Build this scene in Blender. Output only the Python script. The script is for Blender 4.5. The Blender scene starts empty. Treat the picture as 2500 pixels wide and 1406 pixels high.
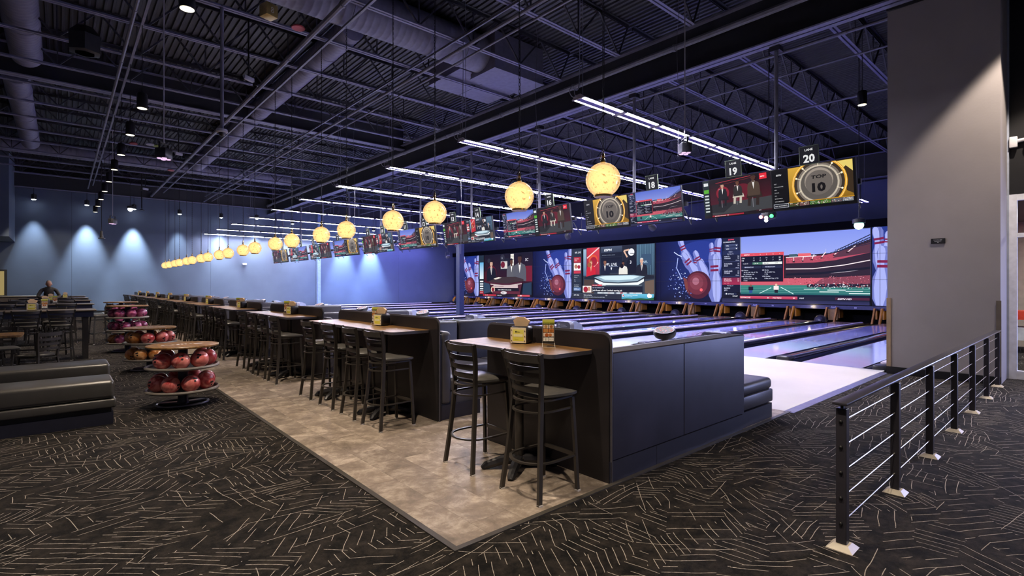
import bpy, bmesh, math, random
from mathutils import Matrix, Vector
random.seed(7)
PI = math.pi
SC = bpy.context.scene
COL = SC.collection

# ------------------------------------------------------------ camera, world, exposure
YAW = math.radians(41.3)
cam_d = bpy.data.cameras.new('camera'); cam = bpy.data.objects.new('camera', cam_d); COL.objects.link(cam)
cam.location = (0, 0, 1.57); cam.rotation_euler = (PI/2, 0, -YAW)
cam_d.sensor_width = 36; cam_d.lens = 18.0; cam_d.shift_y = -6/2500; cam_d.clip_start = .05; cam_d.clip_end = 200
SC.camera = cam
W = bpy.data.worlds.new('world'); SC.world = W; W.use_nodes = True
bg = W.node_tree.nodes['Background']; bg.inputs[0].default_value = (.52, .52, .72, 1); bg.inputs[1].default_value = .10
SC.view_settings.view_transform = 'Standard'; SC.view_settings.look = 'None'
SC.view_settings.exposure = 0.0; SC.view_settings.gamma = 1.0; SC.view_settings.use_curve_mapping = False
try:
    SC.cycles.use_denoising = True
    SC.cycles.max_bounces = 6; SC.cycles.diffuse_bounces = 3; SC.cycles.glossy_bounces = 3
    SC.cycles.transparent_max_bounces = 12; SC.cycles.sample_clamp_indirect = 4.0
    SC.cycles.caustics_reflective = False; SC.cycles.caustics_refractive = False
except Exception:
    pass
STRIP_E = 215.0        # fluorescent strips over the approaches
CAN_W = 640.0         # warm hanging cans
WALL_W = 4800.0        # cool wall washers
BLUE_W = 1500.0       # blue stage lamps over the lanes
# unseen blue fill lamps added behind the open carpet and behind the glass front
_dl = bpy.data.lights.new('assumed_entrance_fill', 'AREA'); _dl.energy = 240; _dl.color = (.5, .55, 1.0); _dl.shape = 'RECTANGLE'; _dl.size = 9; _dl.size_y = 3.0  # assumed entrance light as a bare lamp; no entrance opening is built
_do = bpy.data.objects.new('assumed_entrance_fill', _dl); COL.objects.link(_do); _do.location = (6.5, -6.5, 2.0); _do.rotation_euler = (math.pi/2, 0, math.pi)
_dl = bpy.data.lights.new('glazed_door_fill', 'AREA'); _dl.energy = 420; _dl.color = (.45, .5, 1.0); _dl.shape = 'RECTANGLE'; _dl.size = 2.0; _dl.size_y = 2.3
_do = bpy.data.objects.new('glazed_door_fill', _dl); COL.objects.link(_do); _do.location = (12.7, -2.0, 1.45); _do.rotation_euler = (math.pi/2, 0, math.pi/2)

# ------------------------------------------------------------ small helpers
def lin(c):
    if isinstance(c, str):
        c = c.lstrip('#'); c = ''.join(q*2 for q in c) if len(c) == 3 else c; c = tuple(int(c[i:i+2], 16)/255 for i in (0, 2, 4))
    return tuple(x/12.92 if x <= .04045 else ((x+.055)/1.055)**2.4 for x in c[:3])

MATS = {}
def mat(name, col, rough=.5, metal=0, var=.12, scale=8, bump=0, spec=.5, coat=0, emit=None, estr=0):
    if name in MATS: return MATS[name]
    m = bpy.data.materials.new(name); m.use_nodes = True; nt = m.node_tree; b = nt.nodes['Principled BSDF']
    c = lin(col)
    tc = nt.nodes.new('ShaderNodeTexCoord'); nz = nt.nodes.new('ShaderNodeTexNoise'); nz.inputs['Scale'].default_value = scale; nz.inputs['Detail'].default_value = 4
    nt.links.new(tc.outputs['Object'], nz.inputs['Vector'])
    rp = nt.nodes.new('ShaderNodeValToRGB')
    rp.color_ramp.elements[0].position = .3; rp.color_ramp.elements[1].position = .7
    rp.color_ramp.elements[0].color = tuple(x*(1-var) for x in c)+(1,); rp.color_ramp.elements[1].color = tuple(min(1, x*(1+var)) for x in c)+(1,)
    nt.links.new(nz.outputs['Fac'], rp.inputs[0]); nt.links.new(rp.outputs[0], b.inputs['Base Color'])
    b.inputs['Roughness'].default_value = rough; b.inputs['Metallic'].default_value = metal
    b.inputs['Specular IOR Level'].default_value = spec
    if coat: b.inputs['Coat Weight'].default_value = coat; b.inputs['Coat Roughness'].default_value = .05
    if bump:
        n2 = nt.nodes.new('ShaderNodeTexNoise'); n2.inputs['Scale'].default_value = scale*14; nt.links.new(tc.outputs['Object'], n2.inputs['Vector'])
        bp = nt.nodes.new('ShaderNodeBump'); bp.inputs['Strength'].default_value = bump; bp.inputs['Distance'].default_value = .004
        nt.links.new(n2.outputs['Fac'], bp.inputs['Height']); nt.links.new(bp.outputs[0], b.inputs['Normal'])
    if emit:
        b.inputs['Emission Color'].default_value = lin(emit)+(1,); b.inputs['Emission Strength'].default_value = estr
    MATS[name] = m
    return m

class MB:
    def __init__(s): s.v = []; s.f = []
    def add(s, v, f, M=None):
        n = len(s.v)
        s.v += [tuple(M @ Vector(p)) for p in v] if M is not None else [tuple(p) for p in v]
        s.f += [tuple(i+n for i in q) for q in f]
        return s
    def box(s, x0, y0, z0, x1, y1, z1, M=None):
        v = [(x, y, z) for z in (z0, z1) for y in (y0, y1) for x in (x0, x1)]
        return s.add(v, [(0,2,3,1), (4,5,7,6), (0,1,5,4), (2,6,7,3), (0,4,6,2), (1,3,7,5)], M)
    def rbox(s, x0, y0, z0, x1, y1, z1, r=.01, seg=2, M=None):
        bm = bmesh.new(); bmesh.ops.create_cube(bm, size=1)
        for q in bm.verts:
            q.co = Vector(((x0+x1)/2+q.co.x*(x1-x0), (y0+y1)/2+q.co.y*(y1-y0), (z0+z1)/2+q.co.z*(z1-z0)))
        bmesh.ops.bevel(bm, geom=bm.edges[:], offset=r, segments=seg, affect='EDGES', profile=.5)
        bm.verts.index_update(); v = [q.co[:] for q in bm.verts]; f = [tuple(a.index for a in p.verts) for p in bm.faces]; bm.free()
        return s.add(v, f, M)
    def bar(s, a, b, w, h=None, up=(0, 0, 1)):
        a = Vector(a); b = Vector(b); h = h or w; d = (b-a).normalized(); u = Vector(up)
        if abs(d.dot(u)) > .98: u = Vector((1, 0, 0))
        x = d.cross(u).normalized(); y = x.cross(d)
        v = []
        for p in (a, b):
            for i, j in ((-1,-1), (1,-1), (1,1), (-1,1)): v.append(p + x*i*w/2 + y*j*h/2)
        return s.add(v, [(3,2,1,0), (4,5,6,7), (0,1,5,4), (1,2,6,5), (2,3,7,6), (3,0,4,7)])
    def tube(s, pts, r, n=8, closed=False, caps=True, sec=None):
        pts = [Vector(p) for p in pts]; rr = r if isinstance(r, (list, tuple)) else [r]*len(pts)
        N = len(pts); v = []; f = []; px = None
        for i, p in enumerate(pts):
            if closed: d = pts[(i+1) % N]-pts[i-1]
            else: d = pts[min(i+1, N-1)]-pts[max(i-1, 0)]
            d.normalize()
            if px is None:
                u = Vector((0, 0, 1)) if abs(d.z) < .9 else Vector((1, 0, 0)); px = d.cross(u).normalized()
            else:
                px = (px - d*px.dot(d)).normalized()
            py = d.cross(px)
            if sec:
                for a, b in sec: v.append(p+px*a+py*b)
            else:
                for k in range(n): v.append(p + (px*math.cos(2*PI*k/n)+py*math.sin(2*PI*k/n))*rr[i])
        m = len(sec) if sec else n
        for i in range(N if closed else N-1):
            j = (i+1) % N
            for k in range(m): f.append((i*m+k, i*m+(k+1) % m, j*m+(k+1) % m, j*m+k))
        if caps and not closed: f += [tuple(range(m-1, -1, -1)), tuple((N-1)*m+k for k in range(m))]
        return s.add(v, f)
    def lathe(s, prof, n=24, M=None):
        v = []; f = []
        for r, z in prof:
            for k in range(n): v.append((r*math.cos(2*PI*k/n), r*math.sin(2*PI*k/n), z))
        for i in range(len(prof)-1):
            for k in range(n): f.append((i*n+k, i*n+(k+1) % n, (i+1)*n+(k+1) % n, (i+1)*n+k))
        f += [tuple(range(n-1, -1, -1)), tuple((len(prof)-1)*n+k for k in range(n))]
        return s.add(v, f, M)
    def prism(s, pts, fn, t0, t1):
        """outline pts (2D) swept between t0 and t1; fn(a, b, t) gives the point"""
        n = len(pts); v = [fn(a, b, t0) for a, b in pts]+[fn(a, b, t1) for a, b in pts]
        f = [tuple(range(n-1, -1, -1)), tuple(range(n, 2*n))]+[(k, (k+1) % n, n+(k+1) % n, n+k) for k in range(n)]
        return s.add(v, f)
    def sphere(s, c, r, nu=20, nv=12, z0=-1.0, z1=1.0):
        pr = []
        a0 = math.asin(max(-1, z0)); a1 = math.asin(min(1, z1))
        for i in range(nv+1):
            a = a0+(a1-a0)*i/nv; pr.append((max(1e-4, r*math.cos(a)), r*math.sin(a)))
        return s.lathe(pr, nu, Matrix.Translation(c))
    def mesh(s, name, m, ang=35):
        me = bpy.data.meshes.new(name); me.from_pydata(s.v, [], s.f); me.materials.append(m)
        me.shade_smooth(); me.set_sharp_from_angle(angle=math.radians(ang)); return me
    def build(s, name, m, parent=None, loc=None, ang=35, rot=None):
        return link(name, s.mesh(name, m, ang), parent, loc, rot)

def fixn(me):
    bm = bmesh.new(); bm.from_mesh(me); bmesh.ops.recalc_face_normals(bm, faces=bm.faces[:]); bm.to_mesh(me); bm.free()
def link(name, me, parent=None, loc=None, rot=None):
    o = bpy.data.objects.new(name, me); COL.objects.link(o)
    if parent: o.parent = parent
    if loc: o.location = loc
    if rot: o.rotation_euler = rot
    return o
def tag(o, label, cat, group=None):
    o['label'] = label; o['category'] = cat
    if group: o['group'] = group
    return o
def thing(name, label, cat, loc=(0,0,0), rz=0, group=None):
    o = bpy.data.objects.new(name, None); COL.objects.link(o); o.empty_display_size = .1
    o.location = loc; o.rotation_euler = (0, 0, rz)
    return tag(o, label, cat, group)
def struct(o): o['kind'] = 'structure'; return o
KIDS = {}
def dup(root, loc, rz, label, group=None, rot=None):
    def cp(o, par):
        c = o.copy(); COL.objects.link(c)
        if par: c.parent = par
        for k in KIDS.get(o.name) or []: cp(k, c)
        return c
    r = cp(root, None); r.location = loc; r.rotation_euler = rot or (0, 0, rz); r['label'] = label
    if group: r['group'] = group
    return r
def remember(root):
    """note the children of a prototype once, so copies do not search the scene"""
    allo = list(bpy.data.objects)
    by = {}
    for o in allo:
        if o.parent: by.setdefault(o.parent.name, []).append(o)
    def rec(o):
        KIDS[o.name] = by.get(o.name, [])
        for k in KIDS[o.name]: rec(k)
    rec(root)
def arc(cx, cy, r, a0, a1, n):
    return [(cx+r*math.cos(math.radians(a0+(a1-a0)*i/n)), cy+r*math.sin(math.radians(a0+(a1-a0)*i/n))) for i in range(n+1)]
def rrect(x0, y0, x1, y1, r, n=4):
    return arc(x1-r, y0+r, r, -90, 0, n)+arc(x1-r, y1-r, r, 0, 90, n)+arc(x0+r, y1-r, r, 90, 180, n)+arc(x0+r, y0+r, r, 180, 270, n)
def spot(name, loc, target, watts, col, size, blend=.6, rad=.06, parent=None):
    l = bpy.data.lights.new(name, 'SPOT'); l.energy = watts; l.color = col; l.spot_size = math.radians(size); l.spot_blend = blend; l.shadow_soft_size = rad
    o = bpy.data.objects.new(name, l); COL.objects.link(o); o.location = loc
    d = Vector(target)-Vector(loc); o.rotation_euler = d.to_track_quat('-Z', 'Y').to_euler()
    return o
ORD = 'first second third fourth fifth sixth seventh eighth ninth tenth eleventh twelfth thirteenth fourteenth fifteenth sixteenth seventeenth eighteenth nineteenth twentieth'.split()
NUM = 'zero one two three four five six seven eight nine ten eleven twelve thirteen fourteen fifteen sixteen seventeen eighteen nineteen twenty'.split()

# ------------------------------------------------------------ flat pictures: screens, signs, print
_TX = {}
def text_geo(s, bold=0.0):
    k = (s, bold)
    if k in _TX: return _TX[k]
    cu = bpy.data.curves.new('t', 'FONT'); cu.body = s; cu.size = 1; cu.resolution_u = 2; cu.offset = bold; cu.fill_mode = 'FRONT'
    o = bpy.data.objects.new('t', cu); me = bpy.data.meshes.new_from_object(o)
    v = [(p.co.x, p.co.y) for p in me.vertices]; f = [tuple(p.vertices) for p in me.polygons]
    bpy.data.objects.remove(o); bpy.data.curves.remove(cu); bpy.data.meshes.remove(me)
    if v:
        mx = min(a for a, b in v); v = [(a-mx, b) for a, b in v]
    w = max([a for a, b in v] or [0]); _TX[k] = (v, f, w)
    return _TX[k]
class Art:
    def __init__(s, W, H): s.W = W; s.H = H; s.v = []; s.f = []; s.c = []; s.L = 0
    def raw(s, pts, faces, cols, up=True):
        if up: s.L += 1
        n = len(s.v); s.v += [(a, b, s.L) for a, b in pts]
        for q in faces:
            s.f.append(tuple(i+n for i in q)); s.c.append([cols[i] if isinstance(cols, list) else cols for i in q])
    def poly(s, pts, col, up=True):
        if not isinstance(col, list) and any(not (0 <= q <= 1) for p in pts for q in p):
            for ax, lim, sg in ((0, 0, 1), (0, 1, -1), (1, 0, 1), (1, 1, -1)):
                o = []
                for i, p in enumerate(pts):
                    q = pts[i-1]; a = (p[ax]-lim)*sg; b = (q[ax]-lim)*sg
                    if (a >= 0) != (b >= 0): t = b/(b-a); o.append((q[0]+(p[0]-q[0])*t, q[1]+(p[1]-q[1])*t))
                    if a >= 0: o.append(p)
                pts = o
                if len(pts) < 3: return
        s.raw(pts, [tuple(range(len(pts)))], [lin(c) for c in col] if isinstance(col, list) else lin(col), up)
    def rect(s, x0, y0, x1, y1, col, top=None, up=True):
        s.poly([(x0, y0), (x1, y0), (x1, y1), (x0, y1)], [col, col, top, top] if top else col, up)
    def ell(s, cx, cy, rx, ry=None, col='#fff', n=20, a0=0, a1=360, rot=0, up=True):
        ry = rx*s.W/s.H if ry is None else ry
        p = []
        for i in range(n):
            a = math.radians(a0+(a1-a0)*i/(n if a1-a0 >= 360 else n-1)); x = rx*math.cos(a); y = ry*math.sin(a); p.append((cx+x, cy+y))
        s.poly(p, col, up)
    def ring(s, cx, cy, r0, r1, col, n=32, a0=0, a1=360, up=True):
        k = s.W/s.H; p = []
        for i in range(n+1):
            a = math.radians(a0+(a1-a0)*i/n)
            for r in (r0, r1): p.append((cx+r*math.cos(a), cy+r*k*math.sin(a)))
        s.L += 1 if up else 0
        for i in range(n): s.poly([p[2*i], p[2*i+1], p[2*i+3], p[2*i+2]], col, up=False)
    def line(s, pts, w, col, up=True):
        k = s.W/s.H
        if up: s.L += 1
        for (x0, y0), (x1, y1) in zip(pts[:-1], pts[1:]):
            dx = x1-x0; dy = (y1-y0)/k; l = math.hypot(dx, dy) or 1; nx = -dy/l*w/2; ny = dx/l*w/2*k
            s.poly([(x0-nx, y0-ny), (x1-nx, y1-ny), (x1+nx, y1+ny), (x0+nx, y0+ny)], col, up=False)
    def text(s, t, x, y, h, col, shear=0, bold=.0, al='l', maxw=None, wide=1.0, up=True):
        v, f, w = text_geo(t, bold); kx = h*s.H/s.W*wide
        if maxw and w*kx > maxw: kx = maxw/w
        x -= {'l': 0, 'c': .5, 'r': 1}[al]*w*kx
        s.raw([(x+(a+shear*b)*kx, y+b*h) for a, b in v], f, lin(col), up)
    def build(s, name, m, parent, fn, eps=.0003):
        """fn(x, y, n) in metres gives the local point, n along the picture's normal"""
        me = bpy.data.meshes.new(name); me.from_pydata([fn(a*s.W, b*s.H, l*eps) for a, b, l in s.v], [], s.f)
        at = me.color_attributes.new('col', 'FLOAT_COLOR', 'CORNER'); i = 0; buf = []
        for cs in s.c:
            for c in cs: buf += [c[0], c[1], c[2], 1]
        at.data.foreach_set('color', buf); me.materials.append(m)
        return link(name, me, parent)
def attr_mat(name, emit):
    m = bpy.data.materials.new(name); m.use_nodes = True; nt = m.node_tree; b = nt.nodes['Principled BSDF']
    a = nt.nodes.new('ShaderNodeAttribute'); a.attribute_name = 'col'
    if emit:
        b.inputs['Base Color'].default_value = (.01, .01, .012, 1); b.inputs['Roughness'].default_value = .4; b.inputs['Specular IOR Level'].default_value = .06
        nt.links.new(a.outputs['Color'], b.inputs['Emission Color']); b.inputs['Emission Strength'].default_value = emit
    else:
        nt.links.new(a.outputs['Color'], b.inputs['Base Color']); b.inputs['Roughness'].default_value = .45
    return m
SCREEN = attr_mat('lit_screen', 1.0); WALLSCREEN = attr_mat('lit_video_wall', 1.15); PRINT = attr_mat('flat_print', 0)

# ------------------------------------------------------------ materials
BLACK = mat('black_paint', '#17171b', .45)
DECK = mat('dark_painted_steel_deck', '#24242c', .6)
STEEL = mat('bounce_lit_joist_steel', '#8a8aa4', .5)  # chords and flanges kept pale, floor bounce light put into their colour
GIRD = mat('dark_girder_paint', '#1e1e26', .6)
DUCT = mat('grey_duct_sheet', '#84849c', .5, bump=.1)
PIPE = mat('grey_pipe_paint', '#7a7a88', .5)
WALLG = mat('grey_blue_wall_paint', '#586478', .75, var=.04, scale=1.5, bump=.15)
WALLB = mat('blue_wall_paint', '#555b78', .75, var=.04, scale=1.5)
WALLN = mat('warm_grey_wall_paint', '#9c9698', .8, var=.04, scale=2, bump=.2)
POWDER = mat('black_powder_coat_steel', '#37332f', .36)
VINYL = mat('black_vinyl', '#4a4845', .3, bump=.12, scale=5)
BENCHV = mat('grey_vinyl', '#4a4950', .42, bump=.12, scale=5)
DIVM = mat('shaded_divider_laminate', '#221f22', .42, var=.25, scale=3)  # darker copy of the booth laminate, shade under the counter put into it
WEB = mat('dark_web_steel', '#30303c', .6)  # darker copy of the joist steel for the web bars
LAM = mat('dark_wood_laminate', '#2f2f40', .36, var=.25, scale=3)  # side panel laminate lifted and tinted, blue sheen put into its colour
EDGE = mat('dark_edge_band', '#4a4850', .35)
KICK = mat('blue_black_kick_board', '#2a2b3a', .4)
CHROME = mat('polished_chrome', '#c8c8d0', .15, 1)
WHITEP = mat('white_paint', '#d9d9e2', .5)
GREYP = mat('grey_plastic', '#6d6d78', .4)
DARKP = mat('dark_plastic', '#232329', .35)
CAST = mat('black_cast_iron', '#262528', .4, bump=.1)
GLIDE = mat('pale_glide', '#c9c4c0', .5)
def wood(name, c1, c2, rough=.33, sc=1.0, axis=1):
    m = bpy.data.materials.new(name); m.use_nodes = True; nt = m.node_tree; b = nt.nodes['Principled BSDF']
    tc = nt.nodes.new('ShaderNodeTexCoord'); mp = nt.nodes.new('ShaderNodeMapping'); s = [22*sc, 22*sc, 22*sc]; s[axis] = 1.4*sc; mp.inputs['Scale'].default_value = s
    nz = nt.nodes.new('ShaderNodeTexNoise'); nz.inputs['Scale'].default_value = 1.3; nz.inputs['Detail'].default_value = 6; nz.inputs['Distortion'].default_value = .6
    rp = nt.nodes.new('ShaderNodeValToRGB'); rp.color_ramp.elements[0].position = .32; rp.color_ramp.elements[1].position = .68
    rp.color_ramp.elements[0].color = lin(c1)+(1,); rp.color_ramp.elements[1].color = lin(c2)+(1,)
    nt.links.new(tc.outputs['Object'], mp.inputs[0]); nt.links.new(mp.outputs[0], nz.inputs['Vector']); nt.links.new(nz.outputs['Fac'], rp.inputs[0]); nt.links.new(rp.outputs[0], b.inputs['Base Color'])
    b.inputs['Roughness'].default_value = rough
    return m
TOPW = wood('brown_wood_laminate', '#5f4328', '#9a7443')
KICKW = wood('orange_kickback_wood', '#8a5a22', '#c08a3c', .5, axis=2)
CAPW = wood('brown_cap_wood', '#2a241f', '#3f362e', .75, axis=0); CAPW.node_tree.nodes['Principled BSDF'].inputs['Specular IOR Level'].default_value = .15
HEADB = mat('flat_black_header', '#09090b', .85, spec=.1)
def carpet_mat():
    m = bpy.data.materials.new('patterned_carpet'); m.use_nodes = True; nt = m.node_tree; N = nt.nodes; L = nt.links; b = N['Principled BSDF']
    def math_(op, a, bb=None, c=None):
        n = N.new('ShaderNodeMath'); n.operation = op
        for i, x in enumerate((a, bb, c)):
            if x is None: continue
            if isinstance(x, (int, float)): n.inputs[i].default_value = x
            else: L.new(x, n.inputs[i])
        return n.outputs[0]
    tc = N.new('ShaderNodeTexCoord')
    wob = N.new('ShaderNodeTexNoise'); wob.inputs['Scale'].default_value = 1.6; L.new(tc.outputs['Object'], wob.inputs['Vector'])
    mixv = N.new('ShaderNodeVectorMath'); mixv.operation = 'MULTIPLY_ADD'; L.new(wob.outputs['Color'], mixv.inputs[0]); mixv.inputs[1].default_value = (.10, .10, 0); L.new(tc.outputs['Object'], mixv.inputs[2])
    sep = N.new('ShaderNodeSeparateXYZ'); L.new(mixv.outputs[0], sep.inputs[0])
    total = None
    for sc, pitch, w, seed, rot, cut in ((3.4, .062, .0021, 0.0, .62, .22), (2.3, .085, .0019, 13.7, -.5, .74)):
        mp = N.new('ShaderNodeMapping'); mp.inputs['Location'].default_value = (seed, seed*1.7, 0); mp.inputs['Rotation'].default_value = (0, 0, rot); mp.inputs['Scale'].default_value = (sc*.62, sc*1.45, 1); L.new(tc.outputs['Object'], mp.inputs[0])
        vo = N.new('ShaderNodeTexVoronoi'); vo.voronoi_dimensions = '2D'; vo.distance = 'CHEBYCHEV'; vo.inputs['Scale'].default_value = 1; vo.inputs['Randomness'].default_value = .95; L.new(mp.outputs[0], vo.inputs['Vector'])
        sc_ = N.new('ShaderNodeSeparateColor'); L.new(vo.outputs['Color'], sc_.inputs[0])
        q = math_('FLOOR', math_('MULTIPLY', sc_.outputs[0], 4.0))
        th = math_('ADD', math_('MULTIPLY_ADD', q, .80, math_('MULTIPLY', sc_.outputs[1], .22)), seed*.1)
        t = math_('ADD', math_('MULTIPLY', sep.outputs[0], math_('COSINE', th)), math_('MULTIPLY', sep.outputs[1], math_('SINE', th)))
        u = math_('SUBTRACT', math_('MULTIPLY', sep.outputs[1], math_('COSINE', th)), math_('MULTIPLY', sep.outputs[0], math_('SINE', th)))
        pt = math_('MULTIPLY_ADD', sc_.outputs[1], pitch*.8, pitch*.7)
        tq = math_('DIVIDE', math_('ADD', t, math_('MULTIPLY', sc_.outputs[2], .2)), pt)
        fr = math_('ABSOLUTE', math_('SUBTRACT', math_('FRACT', tq), .5))
        st = math_('LESS_THAN', fr, math_('DIVIDE', w, pt))
        # every line breaks off at its own place
        wn = N.new('ShaderNodeTexWhiteNoise'); wn.noise_dimensions = '2D'; cv = N.new('ShaderNodeCombineXYZ'); L.new(math_('FLOOR', tq), cv.inputs[0]); L.new(math_('FLOOR', math_('MULTIPLY_ADD', u, 3.6, math_('MULTIPLY', math_('FLOOR', tq), .37))), cv.inputs[1]); L.new(cv.outputs[0], wn.inputs['Vector'])
        st = math_('MULTIPLY', st, math_('GREATER_THAN', wn.outputs['Value'], cut))
        total = st if total is None else math_('MAXIMUM', total, st)
    n1 = N.new('ShaderNodeTexNoise'); n1.inputs['Scale'].default_value = 7; n1.inputs['Detail'].default_value = 8; n1.inputs['Roughness'].default_value = .8; L.new(tc.outputs['Object'], n1.inputs['Vector'])
    rp = N.new('ShaderNodeValToRGB'); rp.color_ramp.elements[0].position = .42; rp.color_ramp.elements[1].position = .66
    rp.color_ramp.elements[0].color = lin('#0e0d0d')+(1,); rp.color_ramp.elements[1].color = lin('#302b27')+(1,); L.new(n1.outputs['Fac'], rp.inputs[0])
    n3 = N.new('ShaderNodeTexNoise'); n3.inputs['Scale'].default_value = 60; L.new(tc.outputs['Object'], n3.inputs['Vector'])
    br = math_('MULTIPLY', total, math_('MINIMUM', math_('MULTIPLY', n3.outputs['Fac'], 1.7), 1.0))
    mx = N.new('ShaderNodeMix'); mx.data_type = 'RGBA'; L.new(br, mx.inputs[0]); L.new(rp.outputs[0], mx.inputs[6]); mx.inputs[7].default_value = lin('#a59c92')+(1,)
    L.new(mx.outputs[2], b.inputs['Base Color']); b.inputs['Roughness'].default_value = .95; b.inputs['Specular IOR Level'].default_value = .15
    n2 = N.new('ShaderNodeTexNoise'); n2.inputs['Scale'].default_value = 350; L.new(tc.outputs['Object'], n2.inputs['Vector'])
    bp = N.new('ShaderNodeBump'); bp.inputs['Strength'].default_value = .5; bp.inputs['Distance'].default_value = .006; L.new(n2.outputs['Fac'], bp.inputs['Height']); L.new(bp.outputs[0], b.inputs['Normal'])
    return m
CARPET = carpet_mat()
def tile_mat():
    m = bpy.data.materials.new('stone_look_vinyl_tile'); m.use_nodes = True; nt = m.node_tree; N = nt.nodes; L = nt.links; b = N['Principled BSDF']
    g = N.new('ShaderNodeNewGeometry'); oi = N.new('ShaderNodeObjectInfo')
    add = N.new('ShaderNodeVectorMath'); add.operation = 'MULTIPLY_ADD'; L.new(oi.outputs['Random'], add.inputs[0]); add.inputs[1].default_value = (7, 5, 3); L.new(g.outputs['Position'], add.inputs[2])
    nz = N.new('ShaderNodeTexNoise'); nz.inputs['Scale'].default_value = 4.2; nz.inputs['Detail'].default_value = 12; nz.inputs['Roughness'].default_value = .74; nz.inputs['Distortion'].default_value = .25; L.new(add.outputs[0], nz.inputs['Vector'])
    rp = N.new('ShaderNodeValToRGB'); e = rp.color_ramp.elements; e[0].position = .3; e[0].color = lin('#5d534b')+(1,); e[1].position = .74; e[1].color = lin('#cbbdae')+(1,)
    mid = rp.color_ramp.elements.new(.5); mid.color = lin('#877a6e')+(1,)
    L.new(nz.outputs['Fac'], rp.inputs[0])
    hsv = N.new('ShaderNodeHueSaturation'); mr = N.new('ShaderNodeMapRange'); L.new(oi.outputs['Random'], mr.inputs[0]); mr.inputs[3].default_value = .84; mr.inputs[4].default_value = 1.14
    L.new(mr.outputs[0], hsv.inputs['Value']); L.new(rp.outputs[0], hsv.inputs['Color']); L.new(hsv.outputs[0], b.inputs['Base Color'])
    b.inputs['Roughness'].default_value = .5; b.inputs['Specular IOR Level'].default_value = .35
    return m
TILE = tile_mat()

def atp(px, py, X=None, Z=None, Y=None):
    """a place in the hall from the direction it is seen in and one known coordinate"""
    r = (px-1250)/1250; u = (697-py)/1250; s, c = math.sin(YAW), math.cos(YAW); d = (s+c*r, c-s*r, u)
    t = X/d[0] if X is not None else (Z-1.57)/d[2] if Z is not None else Y/d[1]
    return (d[0]*t, d[1]*t, 1.57+d[2]*t)
# ------------------------------------------------------------ main lights (sun-less hall)
YF = 38.2; XP = 26.4; PAIR = [4.35+3.5*i for i in range(10)]
# ------------------------------------------------------------ floor
floor = struct(MB().box(-9, -5, -.3, 29, YF+.3, -.12).build('floor', mat('concrete_slab', '#3a3a3c', .8)))
car = MB(); car.box(-9, -5, -.12, 29, 2.5, 0); car.box(-9, 2.5, -.12, 1.74, YF, 0)
car.build('carpet', CARPET, floor)
MB().box(1.74, 2.5, -.12, 6.8, YF, -.006).build('tile_bed', TILE, floor)
tr = MB(); tr.box(1.735, 2.485, -.02, 1.775, YF, .009); tr.build('edge_strip', mat('dark_edge_strip', '#3c3833', .5), floor)
MB().box(1.7752, 2.485, -.02, 6.8, 2.525, .009).build('edge_strip', MATS['dark_edge_strip'], floor)
MB().box(6.75, 2.44, -.02, 11.1, 2.56, .006).build('threshold_strip', mat('brushed_metal_strip', '#8d8d96', .35, .8), floor)
tm = {}
rw = .305; tl = .61; nt_ = 0
for i in range(17):
    x0 = max(1.776, 2.03-rw+i*rw); x1 = min(2.03+i*rw, 6.8)
    if x1-x0 < .05: continue
    ymax = 13.5 if i < 6 else 6.4
    y = 2.526; off = [.0, .42, .2, .55, .32, .1][i % 6]; first = True
    while y < ymax:
        y1 = y+(tl-off if first and off else tl); first = False
        k = (round(x1-x0, 3), round(y1-y, 3))
        if k not in tm: tm[k] = MB().box(0, 0, -.006, k[0]-.0012, k[1]-.0012, 0).mesh('floor_tile', TILE)
        link('floor_tile', tm[k], floor, (x0, y, 0)); nt_ += 1; y = y1
far = MB(); far.box(1.776, 13.5, -.006, 6.8, YF, 0); far.box(3.6, 6.4, -.006, 6.8, 13.5, 0)
far.build('tile_field', TILE, floor)
APP = mat('pale_approach_surface', '#f2eeee', .16, var=.04, scale=1.2, spec=.4)
ap = MB().box(6.8, 2.56, -.12, 11.4, YF, 0).build('approach', APP, floor)
# ------------------------------------------------------------ lanes
LANE = mat('glossy_lane_surface', '#c4c8fa', .07, var=.05, scale=.7, spec=.6, coat=.3)
DECKW = mat('worn_pin_deck', '#7a6660', .2, var=.2, scale=2)
GUT = mat('black_gutter', '#14141b', .22)
COVER = mat('gloss_black_track_cover', '#1c1c2c', .12, coat=.4)
CAPR = mat('white_lane_rail', '#e8dcec', .25)
ARROW = mat('dark_lane_arrow', '#2c2c50', .3)
MB().box(11.4, 2.4, -.2, 25.6, YF, -.09).build('lane_foundation', GUT, floor)
lane_me = MB().box(0, -.525, -.09, 12.3, .525, 0).mesh('bowling_lane', LANE)
deck_me = MB().box(12.3, -.525, -.09, 14.0, .525, -.001).mesh('pin_deck', DECKW)
ar = MB()
for k in range(-3, 4):
    x = 4.6-abs(k)*.32; y = k*.135
    ar.add([(x, y-.03, .0012), (x+.16, y, .0012), (x, y+.03, .0012)], [(0, 2, 1)][:1])
ar.f = [(0+3*i, 2+3*i, 1+3*i) if False else (0+3*i, 1+3*i, 2+3*i) for i in range(7)]
ar_me = ar.mesh('lane_arrows', ARROW)
gut_p = []
for i in range(9): 
    a = PI+PI*i/8; gut_p.append((.115*math.cos(a), .08*math.sin(a)-.005))
gut_p = [( -.12, -.005)]+gut_p+[(.12, -.005), (.12, -.09), (-.12, -.09)]
gut_me = MB().prism(gut_p, lambda a, b, t: (t, a, b), 0, 13.9).mesh('gutter', GUT); fixn(gut_me)
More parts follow.
